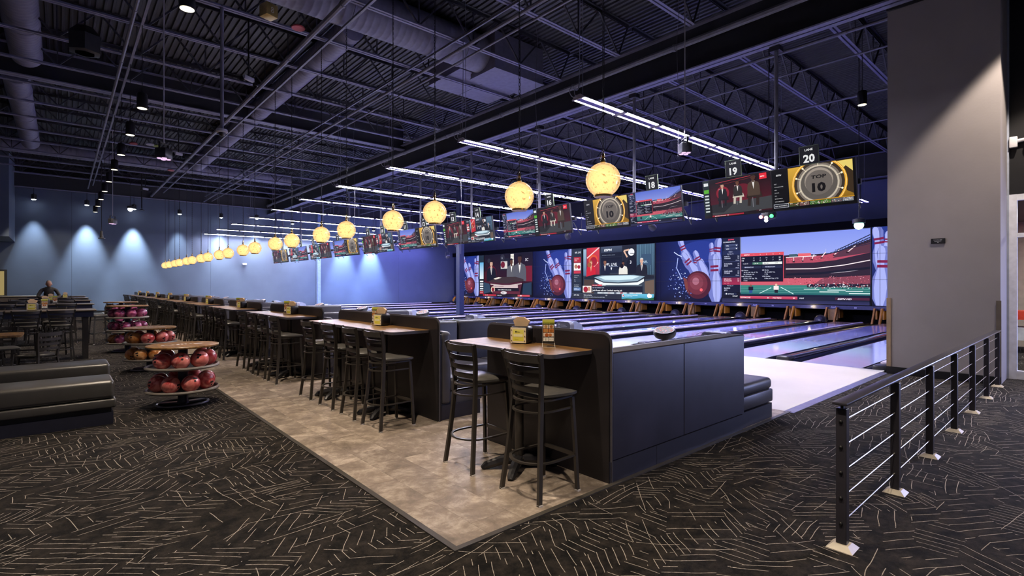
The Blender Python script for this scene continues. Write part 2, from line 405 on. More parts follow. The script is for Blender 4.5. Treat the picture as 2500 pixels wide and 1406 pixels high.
for i, yc in enumerate(PAIR):
    for s, n in ((-1, 20-2*i), (1, 19-2*i)):
        r = thing('bowling_lane', 'long glossy lane running away below the lane %s monitor' % NUM[n], 'lane', (11.4, yc+s*.895, 0), 0, 'bowling lanes')
        link('lane_surface', lane_me, r); link('pin_deck', deck_me, r); a = link('lane_arrow', ar_me, r); a['kind'] = 'stuff'
        link('gutter', gut_me, r, (0, -.642, 0)); link('gutter', gut_me, r, (0, .642, 0))
cov = []
for a in range(0, 181, 20): cov.append((.128*math.cos(math.radians(a)), .02+.05*math.sin(math.radians(a))**.6 if 0 < a < 180 else .0))
cov_me = MB().prism([(-.128, -.09)]+[(x, z) for x, z in reversed(cov)]+[(.128, -.09)], lambda a, b, t: (t, a, b), .25, 13.9).mesh('track_cover', COVER); fixn(cov_me)
nose_me = MB().rbox(.0, -.13, -.05, .32, .13, .085, .04, 3).mesh('rounded_nose', DARKP)
hump = MB(); hump.lathe([(.26*math.cos(a*PI/16), .30*math.sin(a*PI/16)) for a in range(0, 8)]+[(.01, .30)], 18); hump_me = hump.mesh('ball_lift_dome', DARKP)
rail_me = MB().rbox(.25, -.075, -.09, 12.4, .075, .075, .02, 2).mesh('lane_rail', GUT)
rcap_me = MB().rbox(.25, -.055, .06, 12.4, .055, .125, .015, 2).mesh('rail_cap', CAPR)
for i, yc in enumerate(PAIR):
    nm = '%s and %s' % (NUM[20-2*i], NUM[19-2*i])
    r = thing('ball_return_track', 'gloss black ball track cover dividing lanes %s' % nm, 'ball track', (11.4, yc, 0), 0, 'ball return tracks')
    link('track_cover', cov_me, r); link('rounded_nose', nose_me, r); link('ball_lift_dome', hump_me, r, (13.3, 0, 0))
    r = thing('lane_rail', ('low white capped rail between lanes %s and %s' % (NUM[19-2*i], NUM[18-2*i])) if i < 9 else 'low white capped rail beside lane one at the far wall', 'rail', (11.4, yc+1.75, 0), 0, 'lane rails')
    link('rail_body', rail_me, r); link('rail_cap', rcap_me, r)
r = thing('lane_rail', 'low rail at the outer edge of lane twenty, by the grey wall', 'rail', (11.4, 4.35-1.72, 0), 0, 'lane rails')
link('rail_body', rail_me, r); link('rail_cap', rcap_me, r); link('rounded_nose', nose_me, r)
# ------------------------------------------------------------ walls
wb = struct(MB().box(-9, YF+.02, 0, 29, YF+.35, 8.3).build('wall_back', BLACK))
xs = [-9, -6.5, .4, 7.3, 14.15, 21.0, 29]
for a, b in zip(xs[:-1], xs[1:]):
    MB().box(a+.005, YF-.015, .12, b-.005, YF+.03, 6.85).build('wall_panel', WALLG, wb)
MB().box(-9, YF-.03, 0, 29, YF+.03, .12).build('baseboard', BLACK, wb)
wr = struct(MB().box(27.5, -5, 0, 27.9, YF+.3, 8.3).build('wall_right', BLACK))
MB().box(27.45, 2, 0, 27.52, YF, 6.3).build('wall_panel', WALLB, wr)
wn = struct(MB().box(11.1, .98, 0, 12.05, 2.45, 6.46).build('wall_near', WALLN))
MB().box(11.07, .97, 0, 11.12, 2.46, .13).build('baseboard', BLACK, wn)
MB().box(11.05, .95, 6.46, 12.2, 2.46, 8.2).build('upper_band', BLACK, wn)
GUARD = mat('beige_corner_guard', '#a08a70', .4)
MB().box(11.085, 2.40, .13, 11.11, 2.462, 1.35).build('corner_guard', GUARD, wn)
MB().box(11.085, .97, .13, 11.11, 1.03, 1.33).build('corner_guard', mat('brown_corner_guard', '#6b6258', .45), wn)
so = struct(MB().box(-9, 34.0, 3.9, -1.9, YF-.03, 8.2).build('trim_1', WALLG))
# side wall of the lanes behind the grey pier
struct(MB().box(12.05, 2.2, 0, 27.5, 2.42, 6.3).build('wall_side', WALLB))
# free column in the lanes
cl = struct(MB().box(15.55, 21.85, -.1, 15.85, 22.15, 6.6).build('trim_2', mat('navy_column_paint', '#1a2444', .5)))
MB().box(15.5, 21.8, -.1, 15.9, 22.2, .05).build('base_plate', BLACK, cl)
c2 = struct(MB().box(14.2, YF-.28, 0, 14.42, YF-.016, 6.8).build('trim_3', mat('pale_blue_column', '#8aa0c8', .6)))
# ------------------------------------------------------------ ceiling
p = .1524; dk = []; x = -9.0
while x < 28.5:
    dk += [(x, 8.2), (x+.045, 8.2), (x+.06, 8.238), (x+.135, 8.238)]; x += p
dk.append((x, 8.238))
v = [(a, -5, b) for a, b in dk]+[(a, YF+.3, b) for a, b in dk]; n = len(dk)
cm = MB(); cm.add(v, [(i, n+i, n+i+1, i+1) for i in range(n-1)])
cm.box(-9, -5, 8.26, 29, YF+.3, 8.4)
ceil = struct(cm.build('ceiling', DECK, ang=20))
def joist(x0, x1, seed):
    ch = MB(); web = MB(); top = MB()
    for s in (-1, 1):
        ch.box(x0, s*.045-.027, 7.28, x1, s*.045+.027, 7.288); ch.box(x0, s*.018-.003, 7.28, x1, s*.018+.003, 7.34)
    for s in (-1, 1):
        top.box(x0-.4, s*.045-.03, 8.19, x1+.4, s*.045+.03, 8.199); top.box(x0-.4, s*.018-.003, 8.12, x1+.4, s*.018+.003, 8.19)
    L = x1-x0; k = max(4, round(L/1.55)); st = L/k
    for i in range(k):
        a = x0+i*st; web.bar((a, 0, 7.31), (a+st/2, 0, 8.16), .036, .036); web.bar((a+st/2, 0, 8.16), (a+st, 0, 7.31), .036, .036)
        if i: web.bar((a, 0, 7.31), (a, 0, 8.16), .026, .026)
    web.bar((x1, 0, 7.31), (x1+.4, 0, 8.16), .03, .03)
    return ch.mesh('bottom_chord', STEEL), web.mesh('web_bars', WEB), top.mesh('roof_joist', GIRD)
JA = joist(-4.6, 10.42, 0); JB = joist(11.4, 26.6, 1)
for k in range(-3, 17):
    y = 7.84+2.005*k
    for J in (JA, JB):
        if J is JB and y < 2: continue
        j = link('roof_joist', J[2], ceil, (0, y, 0)); link('bottom_chord', J[0], j); link('web_bars', J[1], j)
def girder(a, b, z0, z1, name):
    a = Vector(a); b = Vector(b); m = MB()
    def seg(w, lo, hi):
        z = (lo+hi)/2; m.bar((a.x, a.y, z), (b.x, b.y, z), w, hi-lo)
    seg(.03, z0, z1); w = MB()
    g = m.build(name, GIRD, ceil); f = MB()
    for lo, hi in ((z0, z0+.03), (z1-.03, z1)):
        f.bar((a.x, a.y, (lo+hi)/2), (b.x, b.y, (lo+hi)/2), .3, hi-lo)
    f.build('flange', STEEL, g)
    return g
girder((10.9, -5), (10.9, YF), 6.5, 7.5, 'main_girder')
girder((-9, 19.4), (10.88, 19.4), 7.3, 8.15, 'cross_girder')
girder((-5, -5), (-5, YF), 6.5, 7.5, 'main_girder')
girder((-9, 37.6), (10.88, 37.6), 6.8, 7.6, 'cross_girder')
girder((10.9, 37.6), (27, 37.6), 6.8, 7.6, 'cross_girder')
girder((26.9, 2), (26.9, YF), 6.3, 7.4, 'main_girder')
# pipes and tracks along the hall
def pipe(name, x, z, r, y0=-4, y1=YF, m=PIPE, par=None):
    mb = MB(); mb.tube([(x, y0, z), (x, y1, z)], r, 8)
    y = y0+1.1
    while y < y1:
        mb.lathe([(r*1.25, -.03), (r*1.25, .03)], 8, Matrix.Translation((x, y, z)) @ Matrix.Rotation(PI/2, 4, 'X')); y += 3.1
    return mb.build(name, m, par or ceil)
pipe('sprinkler_pipe', 1.09, 7.05, .035)
pipe('sprinkler_pipe', 4.03, 6.95, .055)
pipe('sprinkler_pipe', 6.78, 6.92, .04)
pipe('sprinkler_pipe', 7.25, 7.0, .025)
pipe('sprinkler_pipe', 10.62, 7.05, .07)
for xx, zz, rr in ((12.9, 7.12, .04), (14.3, 7.1, .025), (17.4, 7.1, .035), (20.6, 7.1, .025), (23.4, 7.15, .03)): pipe('sprinkler_pipe', xx, zz, rr, 2.5)
def track(x, z, y0=-3, y1=37.4, w=.05):
    mb = MB(); mb.box(x-w/2, y0, z, x+w/2, y1, z+.05)
    return mb.build('channel_track', PIPE, ceil)
track(4.62, 7.18); track(1.3, 7.2); track(6.82, 7.2, w=.035)
# ducts
def duct(name, a, b, r, lab, parent=None):
    a = Vector(a); b = Vector(b); d = b-a; L = d.length; t = thing(name, lab, 'duct', a)
    mb = MB(); pr = []; k = int(L/.16); q = d.to_track_quat('Z', 'Y').to_matrix().to_4x4()
    for i in range(k+1):
        z = L*i/k; pr += [(r, z), (r, min(L, z+.13)), (r+.006, min(L, z+.14))] if i < k else [(r, L)]
    mb.lathe(pr, 28, q); mb.build('spiral_tube', DUCT, t, ang=50)
    z = 1.5
    while z < L:
        jb = MB(); jb.lathe([(r+.004, z), (r+.016, z+.01), (r+.016, z+.06), (r+.004, z+.07)], 28, q); jb.build('joint_collar', DUCT, t); z += 3.0
    return t
d1 = duct('spiral_duct', (0.2, 10.85, 7.75), (8.4, 10.85, 7.75), .47, 'wide grey spiral duct overhead that ends in a box plenum')
pl = thing('duct_plenum', 'grey box plenum at the end of the wide spiral duct', 'duct', (8.4, 10.85, 7.2))
MB().box(0, -.62, .02, 1.75, .42, .98).build('plenum_box', DUCT, pl)
MB().box(-.02, -.64, 0, 1.0, .44, .02).build('bottom_panel', DUCT, pl); MB().box(1.0, -.64, .0, 1.77, .3, .018).build('bottom_panel', DUCT, pl)
p2 = thing('return_air_box', 'flat wide return air box between joists beside the duct plenum', 'duct', (8.0, 11.95, 7.36))
MB().box(0, -.75, .02, 2.2, .8, .6).build('box_body', DUCT, p2); MB().box(-.02, -.77, 0, 1.05, .82, .02).build('bottom_panel', DUCT, p2); MB().box(1.07, -.77, 0, 2.22, .82, .02).build('bottom_panel', DUCT, p2)
duct('spiral_duct', (5.12, 11.5, 7.62), (5.12, 30.5, 7.62), .29, 'narrow grey spiral duct running away beside the pendant chains')
duct('spiral_duct', (-.72, 6.0, 7.75), (-.72, 18.9, 7.75), .33, 'grey spiral duct overhead near the left side with a square grille')
duct('spiral_duct', (-1.0, 20.2, 7.6), (-1.0, 29.5, 7.6), .3, 'grey spiral duct beyond the cross girder at the dining side')
duct('spiral_duct', (-4.0, 31.0, 7.72), (10.0, 31.0, 7.72), .33, 'grey spiral duct crossing the hall near the far wall')
g = thing('duct_grille', 'small dark grille on the side of the left overhead duct', 'grille', (-.55, 13.4, 7.47), 0)
MB().box(-.1, -.2, -.02, .12, .2, .03).build('grille_frame', DUCT, g); MB().box(-.08, -.17, -.028, .1, .17, -.018).build('grille_slot', mat('rusty_dark_slot', '#2b2020', .6), g)
# ------------------------------------------------------------ bar stools
def stool_proto(seat=.735, back=1.08, name='bar_stool'):
    t = thing(name, 'x', 'stool')
    k = seat/.735
    m = MB()
    m.tube(catm([(.205, -.19, .0), (.19, -.175, .40*k), (.17, -.165, .72*k)], 3), 0, sec=rsec(.026, .026)); 
    fl = m.mesh('front_leg', POWDER); link('front_leg', fl, t)
    m = MB(); m.tube(catm([(.205, .19, .0), (.19, .175, .40*k), (.17, .165, .72*k)], 3), 0, sec=rsec(.026, .026)); m.build('front_leg', POWDER, t)
    zb = back
    for s in (-1, 1):
        P = catm([(-.215, s*.213, 0), (-.175, s*.178, .36*k), (-.150, s*.160, .66*k), (-.150, s*.160, seat+.03), (-.168, s*.185, seat+.2), (-.205, s*.212, zb)], 4)
        m = MB(); m.tube(P, 0, sec=rsec(.024, .034)); m.build('rear_leg', POWDER, t)
    def post(z):
        f = (z-seat-.03)/(zb-seat-.03); return (-.150-.055*f**1.3, .160+.052*f**1.1)
    zs = [zb-.04, zb-.04-.082, zb-.04-.160, zb-.04-.232]
    for i, z in enumerate(zs):
        x, y = post(z); h = .058 if i == 0 else .042; m = MB(); pts = []; n = 8
        for q in range(n+1):
            a = -1+2*q/n; pts.append((x-.045*(1-a*a)-(.01 if i == 0 else 0)*(1-a*a), a*y))
        vv = []; ff = []
        for px, py in pts:
            for dx, dz in ((-.006, -h/2), (.006, -h/2), (.006, h/2), (-.006, h/2)): vv.append((px+dx, py, z+dz))
        for q in range(n):
            for e in range(4): ff.append((q*4+e, q*4+(e+1) % 4, q*4+4+(e+1) % 4, q*4+4+e))
        m.add(vv, ff); me = m.mesh('back_slat', POWDER); fixn(me); link('back_slat', me, t)
    # padded seat
    out = [(.205, -.185), (.215, 0), (.205, .185), (.13, .205), (.0, .19), (-.1, .165), (-.155, .11), (-.172, 0), (-.155, -.11), (-.1, -.165), (.0, -.19), (.13, -.205)]
    out = catm(out+[out[0]], 2)[:-1]
    m = MB(); n = len(out); lv = [(.93, seat), (1.0, seat+.012), (1.0, seat+.03), (.94, seat+.046), (.7, seat+.06), (.35, seat+.066)]
    vv = []; ff = []
    for sc, z in lv:
        for a, b in out: vv.append((a*sc+.02*(1-sc), b*sc, z-(.012*(a/.2)**2 if z > seat+.04 else 0)))
    for i in range(len(lv)-1):
        for j in range(n): ff.append((i*n+j, i*n+(j+1) % n, (i+1)*n+(j+1) % n, (i+1)*n+j))
    ff += [tuple(range(n)), tuple(range((len(lv)-1)*n, len(lv)*n))]
    m.add(vv, ff); me = m.mesh('seat', VINYL); fixn(me); link('seat', me, t)
    def hoop(z, sc, nm, h=.018):
        P = [(.195*sc, -.172*sc, z), (.05, -.18*sc, z), (-.08, -.182*sc, z), (-.17*sc, -.15*sc, z), (-.225*sc, -.07, z), (-.235*sc, 0, z), (-.225*sc, .07, z), (-.17*sc, .15*sc, z), (-.08, .182*sc, z), (.05, .18*sc, z), (.195*sc, .172*sc, z)]
        m = MB(); m.tube(catm(P, 2), 0, sec=rsec(h, .013)); return m.build(nm, POWDER, t)
    hoop(seat-.012, .9, 'seat_frame', .02); hoop(seat-.095, .93, 'upper_ring')
    if seat > .6:
        hoop(.275, 1.03, 'foot_ring', .022)
        MB().bar((.196, -.17, .275), (.196, .17, .275), .014, .03).build('foot_bar', POWDER, t)
    for x, y in ((.205, -.19), (.205, .19), (-.215, -.213), (-.215, .213)):
        g = MB().box(x-.016, y-.018, 0, x+.016, y+.018, .012).build('leg_glide', GLIDE, t); g['label'] = 'pale plastic leg glide'
    remember(t); return t
def rsec(w, h):
    return [(-w/2, -h/2), (w/2, -h/2), (w/2, h/2), (-w/2, h/2)]
def catm(P, n):
    P = [Vector(p) if len(p) == 3 else Vector((p[0], p[1], 0)) for p in P]; two = False; out = []
    for i in range(len(P)-1):
        a = P[max(i-1, 0)]; b = P[i]; c = P[i+1]; d = P[min(i+2, len(P)-1)]
        for k in range(n):
            t = k/n; out.append(.5*((2*b)+(c-a)*t+(2*a-5*b+4*c-d)*t*t+(-a+3*b-3*c+d)*t**3))
    out.append(P[-1]); return out
_c = catm
def catm(P, n):
    r = _c(P, n)
    return [tuple(p) for p in r] if len(P[0]) == 3 else [(p.x, p.y) for p in r]
bar0 = stool_proto(); low0 = stool_proto(.43, .83, 'dining_chair'); low0['category'] = 'chair'
_used = {}
def place(proto, x, y, rz, label, group):
    if proto.name not in _used:
        _used[proto.name] = 1; proto.location = (x, y, 0); proto.rotation_euler = (0, 0, rz); proto['label'] = label; proto['group'] = group; return proto
    return dup(proto, (x, y, 0), rz, label, group)
# counters: first the short one by the carpet corner, then nine long ones
COUNT = [(2.68, 4.05)]+[(5.14+3.5*i, 7.72+3.5*i) for i in range(9)]
def cname(i): return 'the short counter at the carpet corner' if i == 0 else 'the %s long counter from the carpet corner' % ORD[i-1]
for i, (y0, y1) in enumerate(COUNT):
    ys = [2.81, 3.59] if i == 0 else [5.25+3.5*(i-1), 5.86+3.5*(i-1), 6.53+3.5*(i-1), 7.27+3.5*(i-1)]
    for k, y in enumerate(ys):
        j = random.uniform(-.03, .03) if i > 1 else 0
        place(bar0, 2.765+j*.6, y+j, random.uniform(-.06, .06), 'black ladder-back bar stool, %s along %s' % (ORD[k], cname(i)), 'bar stools along the lane counters')
# counter tables
def counter_top(L):
    m = MB(); pts = rrect(0, 0, .5, L, .05, 4); m.prism(pts, lambda a, b, t: (a, b, t), 1.022, 1.05); return m
def rim(L):
    pts = rrect(-.004, -.004, .504, L+.004, .054, 4); m = MB(); n = len(pts); inn = rrect(.001, .001, .499, L-.001, .05, 4)
    v = [(a, b, 1.018) for a, b in pts]+[(a, b, 1.0495) for a, b in pts]+[(a, b, 1.0495) for a, b in inn]+[(a, b, 1.018) for a, b in inn]
    f = []
    for r in range(4):
        q = (r+1) % 4
        for j in range(n): f.append((r*n+j, r*n+(j+1) % n, q*n+(j+1) % n, q*n+j))
    m.add(v, f); return m
def pedestal(m_par, x, y, h=1.02):
    m = MB(); m.lathe([(.055, .05), (.055, .09), (.038, .1), (.038, h-.02), (.05, h)], 16, Matrix.Translation((x, y, 0))); m.build('pedestal_column', POWDER, m_par)
    m = MB()
    for a in (35, 145, 215, 325):
        c, s_ = math.cos(math.radians(a)), math.sin(math.radians(a)); P = [(x, y, .075), (x+.15*c, y+.15*s_, .07), (x+.29*c, y+.29*s_, .03), (x+.32*c, y+.32*s_, .006)]
        m.tube(P, [.045, .042, .034, .022], 8)
    b = m.build('cross_foot', CAST, m_par)
    return b
for i, (y0, y1) in enumerate(COUNT):
    L = y1-y0; t = thing('counter_table', 'brown wood counter table with dark rim, %s' % ('short one at the carpet corner' if i == 0 else '%s long one from the carpet corner' % ORD[i-1]), 'table', (2.745, y0, 0), 0, 'counter tables behind the lanes')
    counter_top(L).build('table_top', TOPW, t); me = rim(L).mesh('edge_rim', EDGE); fixn(me); link('edge_rim', me, t)
    for yy in ([.6] if i == 0 else [.6, L-.6]): pedestal(t, .22, yy)
# booths: a divider with benches on its lane side
def divider_me(L):
    m = MB(); pts = arc(L-.07, 1.11, .07, 0, 90, 5)+arc(.07, 1.11, .07, 90, 180, 5)+[(0, 0), (L, 0)]
    m.prism(pts, lambda a, b, t: (t, a, b), 3.252, 3.288); return m
for i in range(11):
    if i == 0: y0, y1 = 2.54, 4.08; nm = 'short dark booth at the carpet corner with two flat side panels'
    elif i < 10: y0, y1 = 5.0+3.5*(i-1), 7.82+3.5*(i-1); nm = 'long dark lane booth behind the %s long counter' % ORD[i-1]
    else: y0, y1 = 36.5, 38.0; nm = 'last dark lane booth against the far wall'
    t = thing('lane_booth', nm, 'booth', (0, 0, 0), 0, 'lane booths'); 
    t.location = (3.252, y0, 0)
    o = Vector((-3.252, -y0, 0)); L = y1-y0
    def part(n, m, mt, ang=35):
        me = m.mesh(n, mt, ang); fixn(me); return link(n, me, t, o)
    d = divider_me(L); me = d.mesh('divider_panel', DIVM); fixn(me); link('divider_panel', me, t, (-3.252, 0, 0))
    e = MB(); pts = arc(L-.07, 1.11, .07, 0, 90, 5)+arc(.07, 1.11, .07, 90, 180, 5)
    e.tube([(3.27, 0, .0)]+[(3.27, a, b) for a, b in reversed(pts)]+[(3.27, L, 0)], 0, sec=rsec(.042, .008)); me = e.mesh('edge_band', EDGE); fixn(me); link('edge_band', me, t, (-3.252, 0, 0))
    # bench along the divider, facing the lanes
    def bench_y(a, b):
        m = MB(); m.rbox(3.31, a, .17, 3.46, b, 1.03, .055, 4); part('back_cushion', m, BENCHV)
        m = MB(); m.rbox(3.45, a+.02, .30, 3.98, b-.02, .47, .05, 4); part('seat_cushion', m, BENCHV)
        m = MB(); m.box(3.31, a+.03, .17, 3.92, b-.03, .31); part('bench_box', m, BENCHV)
        m = MB(); m.box(3.29, a+.01, 0, 3.88, b-.03, .17); part('kick_board', m, KICK)
    if i == 0:
        bench_y(2.9, y1-.02)
        part('side_panel', MB().rbox(3.292, 2.53, .175, 4.358, 2.56, 1.03, .004, 1), LAM); part('side_panel', MB().rbox(4.366, 2.53, .175, 5.6, 2.56, 1.03, .004, 1), LAM)
        part('kick_board', MB().box(3.26, 2.525, 0, 3.9, 2.60, .17), KICK); part('kick_board', MB().box(3.905, 2.525, 0, 5.56, 2.60, .17), KICK); part('kick_board', MB().box(5.565, 2.55, 0, 6.38, 3.1, .17), KICK)
        part('panel_core', MB().box(3.3, 2.56, .1, 5.58, 2.66, 1.025), BLACK)
        part('top_cap', MB().rbox(3.29, 2.535, 1.025, 5.6, 2.72, 1.036, .003, 1), CAPW)
        part('back_cushion', MB().rbox(3.30, 2.66, .2, 5.58, 2.83, 1.03, .05, 4), BENCHV)
        part('seat_cushion', MB().rbox(4.0, 2.8, .33, 5.6, 3.3, .47, .05, 4), BENCHV)
        part('seat_cushion', MB().rbox(5.6, 2.56, .33, 6.42, 3.18, .47, .05, 4), BENCHV); part('seat_band', MB().rbox(5.58, 2.555, .18, 6.43, 3.19, .335, .02, 2), BENCHV)
        part('bench_box', MB().box(4.0, 2.7, .0, 5.6, 3.2, .33), KICK)
    elif i < 10:
        yc = (y0+y1)/2
        part('end_panel', MB().rbox(3.285, y0-.005, 0, 3.305, y1+.005, 1.0, .003, 1), DIVM)
        bench_y(y0+.005, yc-.18); bench_y(yc+.18, y1-.005)
        for s in (-1, 1):
            a, b = sorted((yc+s*.01, yc+s*.17))
            for xa, xb in ((3.48, 4.42), (4.425, 5.6)): part('back_cushion', MB().rbox(xa, a, .2, xb, b, 1.045, .04, 4), BENCHV)
            a, b = sorted((yc+s*.16, yc+s*.68))
            for xa, xb in ((4.0, 4.8), (4.805, 5.6)): part('seat_cushion', MB().rbox(xa, a, .32, xb, b, .47, .05, 4), BENCHV)
            part('bench_box', MB().box(3.9, a, 0, 5.58, b-.03 if s > 0 else b, .32), KICK)
            a, b = sorted((yc+s*.005, yc+s*.68)); part('seat_cushion', MB().rbox(5.605, a, .32, 6.42, b, .47, .05, 4), BENCHV); part('kick_board', MB().box(5.6, a, 0, 6.38, b, .32), KICK)
        part('top_cap', MB().rbox(3.30, yc-.03, 1.04, 5.6, yc+.03, 1.05, .003, 1), CAPW)
    else:
        bench_y(y0+.005, y1-.02)
# low tables inside the seating bays
for i, yc in enumerate(PAIR):
    t = thing('bowlers_table', 'low brown bowlers table on a black pedestal in the bay of lanes %s and %s' % (NUM[20-2*i], NUM[19-2*i]), 'table', (4.62, yc+.25, 0), 0, 'low tables in the seating bays')
    m = MB(); m.prism(rrect(-.62, -.38, .62, .38, .06, 4), lambda a, b, q: (a, b, q), .71, .74); m.build('table_top', TOPW, t)
    m = MB(); m.prism(rrect(-.626, -.386, .626, .386, .066, 4), lambda a, b, q: (a, b, q), .705, .736); m.build('edge_rim', EDGE, t); pedestal(t, -.3, 0, .705); pedestal(t, .3, 0, .705)
# ------------------------------------------------------------ napkin dispensers and menus
def disp_proto():
    t = thing('napkin_dispenser', 'x', 'dispenser')
    m = MB(); m.rbox(-.09, -.075, .0, .09, .075, .155, .03, 3); m.build('case', DARKP, t)
    # front plate on the -y face
    a = Art(.15, .135); a.rect(0, 0, 1, 1, '#f2e3c0'); a.rect(.14, .12, .86, .88, '#e8dd4a', '#f2ea7a'); a.ell(.36, .72, .05, None, '#2a2a12'); a.text('Main', .45, .68, .11, '#2a2a12', bold=.01); a.rect(.2, .4, .8, .58, '#f8f4c0'); a.text('2 Join us', .27, .21, .08, '#77701c')
    for x, y in ((.07, .85), (.93, .8), (.07, .5), (.93, .45), (.08, .15), (.92, .15)): a.poly([(x-.05, y-.05), (x+.05, y-.05), (x, y+.05)], '#6b5a3a')
    a.build('front_label', PRINT, t, lambda x, y, n: (x-.075, -.0765-n, y+.01), .0003)
    m = MB()
    P = [(-.05, 0), (.05, 0), (.075, .05), (.02, .085), (-.03, .088), (-.07, .055)]
    m.prism(P, lambda a, b, q: (a, q+.02*math.sin(a*30), .15+b), -.012, .012); me = m.mesh('napkin', mat('kraft_napkin', '#e0bf98', .8)); fixn(me); link('napkin', me, t)
    m = MB(); m.rbox(-.02, -.076, .12, .02, -.0745, .14, .0005, 1); remember(t); return t
def menu_proto():
    t = thing('menu_stand', 'x', 'menu')
    m = MB(); m.box(-.052, -.003, .03, .052, .003, .235); m.bar((-.052, 0, .03), (-.052, -.045, .001), .004); m.bar((.052, 0, .03), (.052, -.045, .001), .004); m.bar((-.052, 0, .03), (-.052, .045, .001), .004); m.bar((.052, 0, .03), (.052, .045, .001), .004); m.box(-.056, -.047, 0, .056, -.043, .004); m.box(-.056, .043, 0, .056, .047, .004)
    m.build('clear_holder', mat('clear_acrylic', '#b9b4ac', .2), t)
    for s in (-1, 1):
        a = Art(.1, .2); a.rect(0, 0, 1, 1, '#1d1a17'); a.rect(0, .86, 1, 1, '#c8d04a', '#e6e67a'); a.rect(0, .79, 1, .86, '#6f7420'); a.text('HAPPY HOUR 2FER', .06, .805, .035, '#e8e88a', maxw=.88)
        for r_, (c1, c2) in enumerate((('#e9d9c0', '#e0c9a0'), ('#d7894a', '#e0b080'))):
            for q in (0, 1):
                x = .06+q*.46; y = .62-r_*.17; a.rect(x, y, x+.42, y+.15, c1); a.ell(x+.22, y+.07, .13, None, '#b06a30' if q else '#c89858', 12)
        a.rect(.06, .27, .94, .43, '#f0e0d0'); a.ell(.35, .34, .16, None, '#b8622c', 12); a.ell(.65, .34, .14, None, '#c87838', 12); a.rect(.06, .08, .5, .24, '#f2f0e6'); a.rect(.53, .08, .94, .24, '#f2f0e6'); a.rect(.26, .1, .3, .2, '#557a4a'); a.text('2 for 10', .57, .14, .05, '#444', maxw=.33)
        a.build('menu_card', PRINT, t, (lambda x, y, n: (x-.05, -.0035-n, y+.033)) if s < 0 else (lambda x, y, n: (.05-x, .0035+n, y+.033)), .0002)
    remember(t); return t
disp0 = disp_proto(); menu0 = menu_proto()
def put(proto, x, y, z, rz, label, group):
    if proto.name not in _used:
        _used[proto.name] = 1; proto.location = (x, y, z); proto.rotation_euler = (0, 0, rz); proto['label'] = label; proto['group'] = group; return proto
    return dup(proto, (x, y, z), rz, label, group)
for i, (y0, y1) in enumerate(COUNT):
    y = 3.42 if i == 0 else 6.13+3.45*(i-1)
    put(disp0, 3.13 if i else 3.12, y, 1.05, -1.15 if i == 0 else -1.35, 'dark napkin dispenser with yellow label on %s' % cname(i), 'napkin dispensers on the lane counters')
    if i != 1: put(menu0, 3.12 if i else 3.1, 3.06 if i == 0 else y+.28, 1.05, -.75, 'upright menu card beside the dispenser on %s' % cname(i), 'menu stands on the lane counters')
put(menu0, 3.13, 6.31, 1.05, -.9, 'upright menu card beside the dispenser on %s' % cname(1), 'menu stands on the lane counters')
# ------------------------------------------------------------ pendants
def glow(name, col, s): return mat(name, '#101010', .5, emit=col, estr=s)
def globe_mat():
    m = bpy.data.materials.new('speckled_amber_glass'); m.use_nodes = True; nt = m.node_tree; N = nt.nodes; L = nt.links
    out = N['Material Output']; N.remove(N['Principled BSDF'])
    tc = N.new('ShaderNodeTexCoord'); sp = N.new('ShaderNodeTexNoise'); sp.inputs['Scale'].default_value = 26; sp.inputs['Detail'].default_value = 6; sp.inputs['Roughness'].default_value = .75; L.new(tc.outputs['Object'], sp.inputs['Vector'])
    r = N.new('ShaderNodeValToRGB'); e = r.color_ramp.elements; e[0].position = .33; e[0].color = lin('#6a4420')+(1,); e[1].position = .45; e[1].color = lin('#f8cf92')+(1,); L.new(sp.outputs['Fac'], r.inputs[0])
    tr = N.new('ShaderNodeBsdfTransparent'); L.new(r.outputs[0], tr.inputs[0])
    em = N.new('ShaderNodeEmission'); em.inputs[1].default_value = 1.15; L.new(r.outputs[0], em.inputs[0])
    gl = N.new('ShaderNodeBsdfGlossy'); gl.inputs['Roughness'].default_value = .15
    m1 = N.new('ShaderNodeMixShader'); m1.inputs[0].default_value = .78; L.new(tr.outputs[0], m1.inputs[1]); L.new(em.outputs[0], m1.inputs[2])
    m2 = N.new('ShaderNodeMixShader'); m2.inputs[0].default_value = .06; L.new(m1.outputs[0], m2.inputs[1]); L.new(gl.outputs[0], m2.inputs[2]); L.new(m2.outputs[0], out.inputs[0])
    return m
GLOBE = globe_mat(); BULB = glow('warm_bulb_glow', '#ffd9a0', 9.0); HALO = None
def bulb_mat():
    # glowing shell, added in nested sizes so the globe brightens towards its middle
    m = bpy.data.materials.new('globe_glow_shell'); m.use_nodes = True; nt = m.node_tree; N = nt.nodes; L = nt.links
    N.remove(N['Principled BSDF']); tr = N.new('ShaderNodeBsdfTransparent'); em = N.new('ShaderNodeEmission'); em.inputs[0].default_value = lin('#ffdca8')+(1,); em.inputs[1].default_value = 5.5
    mx = N.new('ShaderNodeMixShader'); mx.inputs[0].default_value = .32; L.new(tr.outputs[0], mx.inputs[1]); L.new(em.outputs[0], mx.inputs[2]); L.new(mx.outputs[0], N['Material Output'].inputs[0]); return m
GLOWSHELL = bulb_mat()
BRASS = mat('polished_brass', '#d8b878', .25, .9)
CHAIN = mat('dark_chain', '#2b2a2c', .4, .6)
pe = thing('globe_pendant', 'x', 'pendant lamp')
R = .195
prof = [(.012, .195)]+[(R*math.cos(a), R*math.sin(a)) for a in [math.radians(d) for d in range(84, -58, -8)]]+[(.1, -.17), (.1, -.19)]
m = MB()
nn = 36; v = []; f = []
for r_, z in prof:
    for k in range(nn): v.append((r_*math.cos(2*PI*k/nn), r_*math.sin(2*PI*k/nn), z))
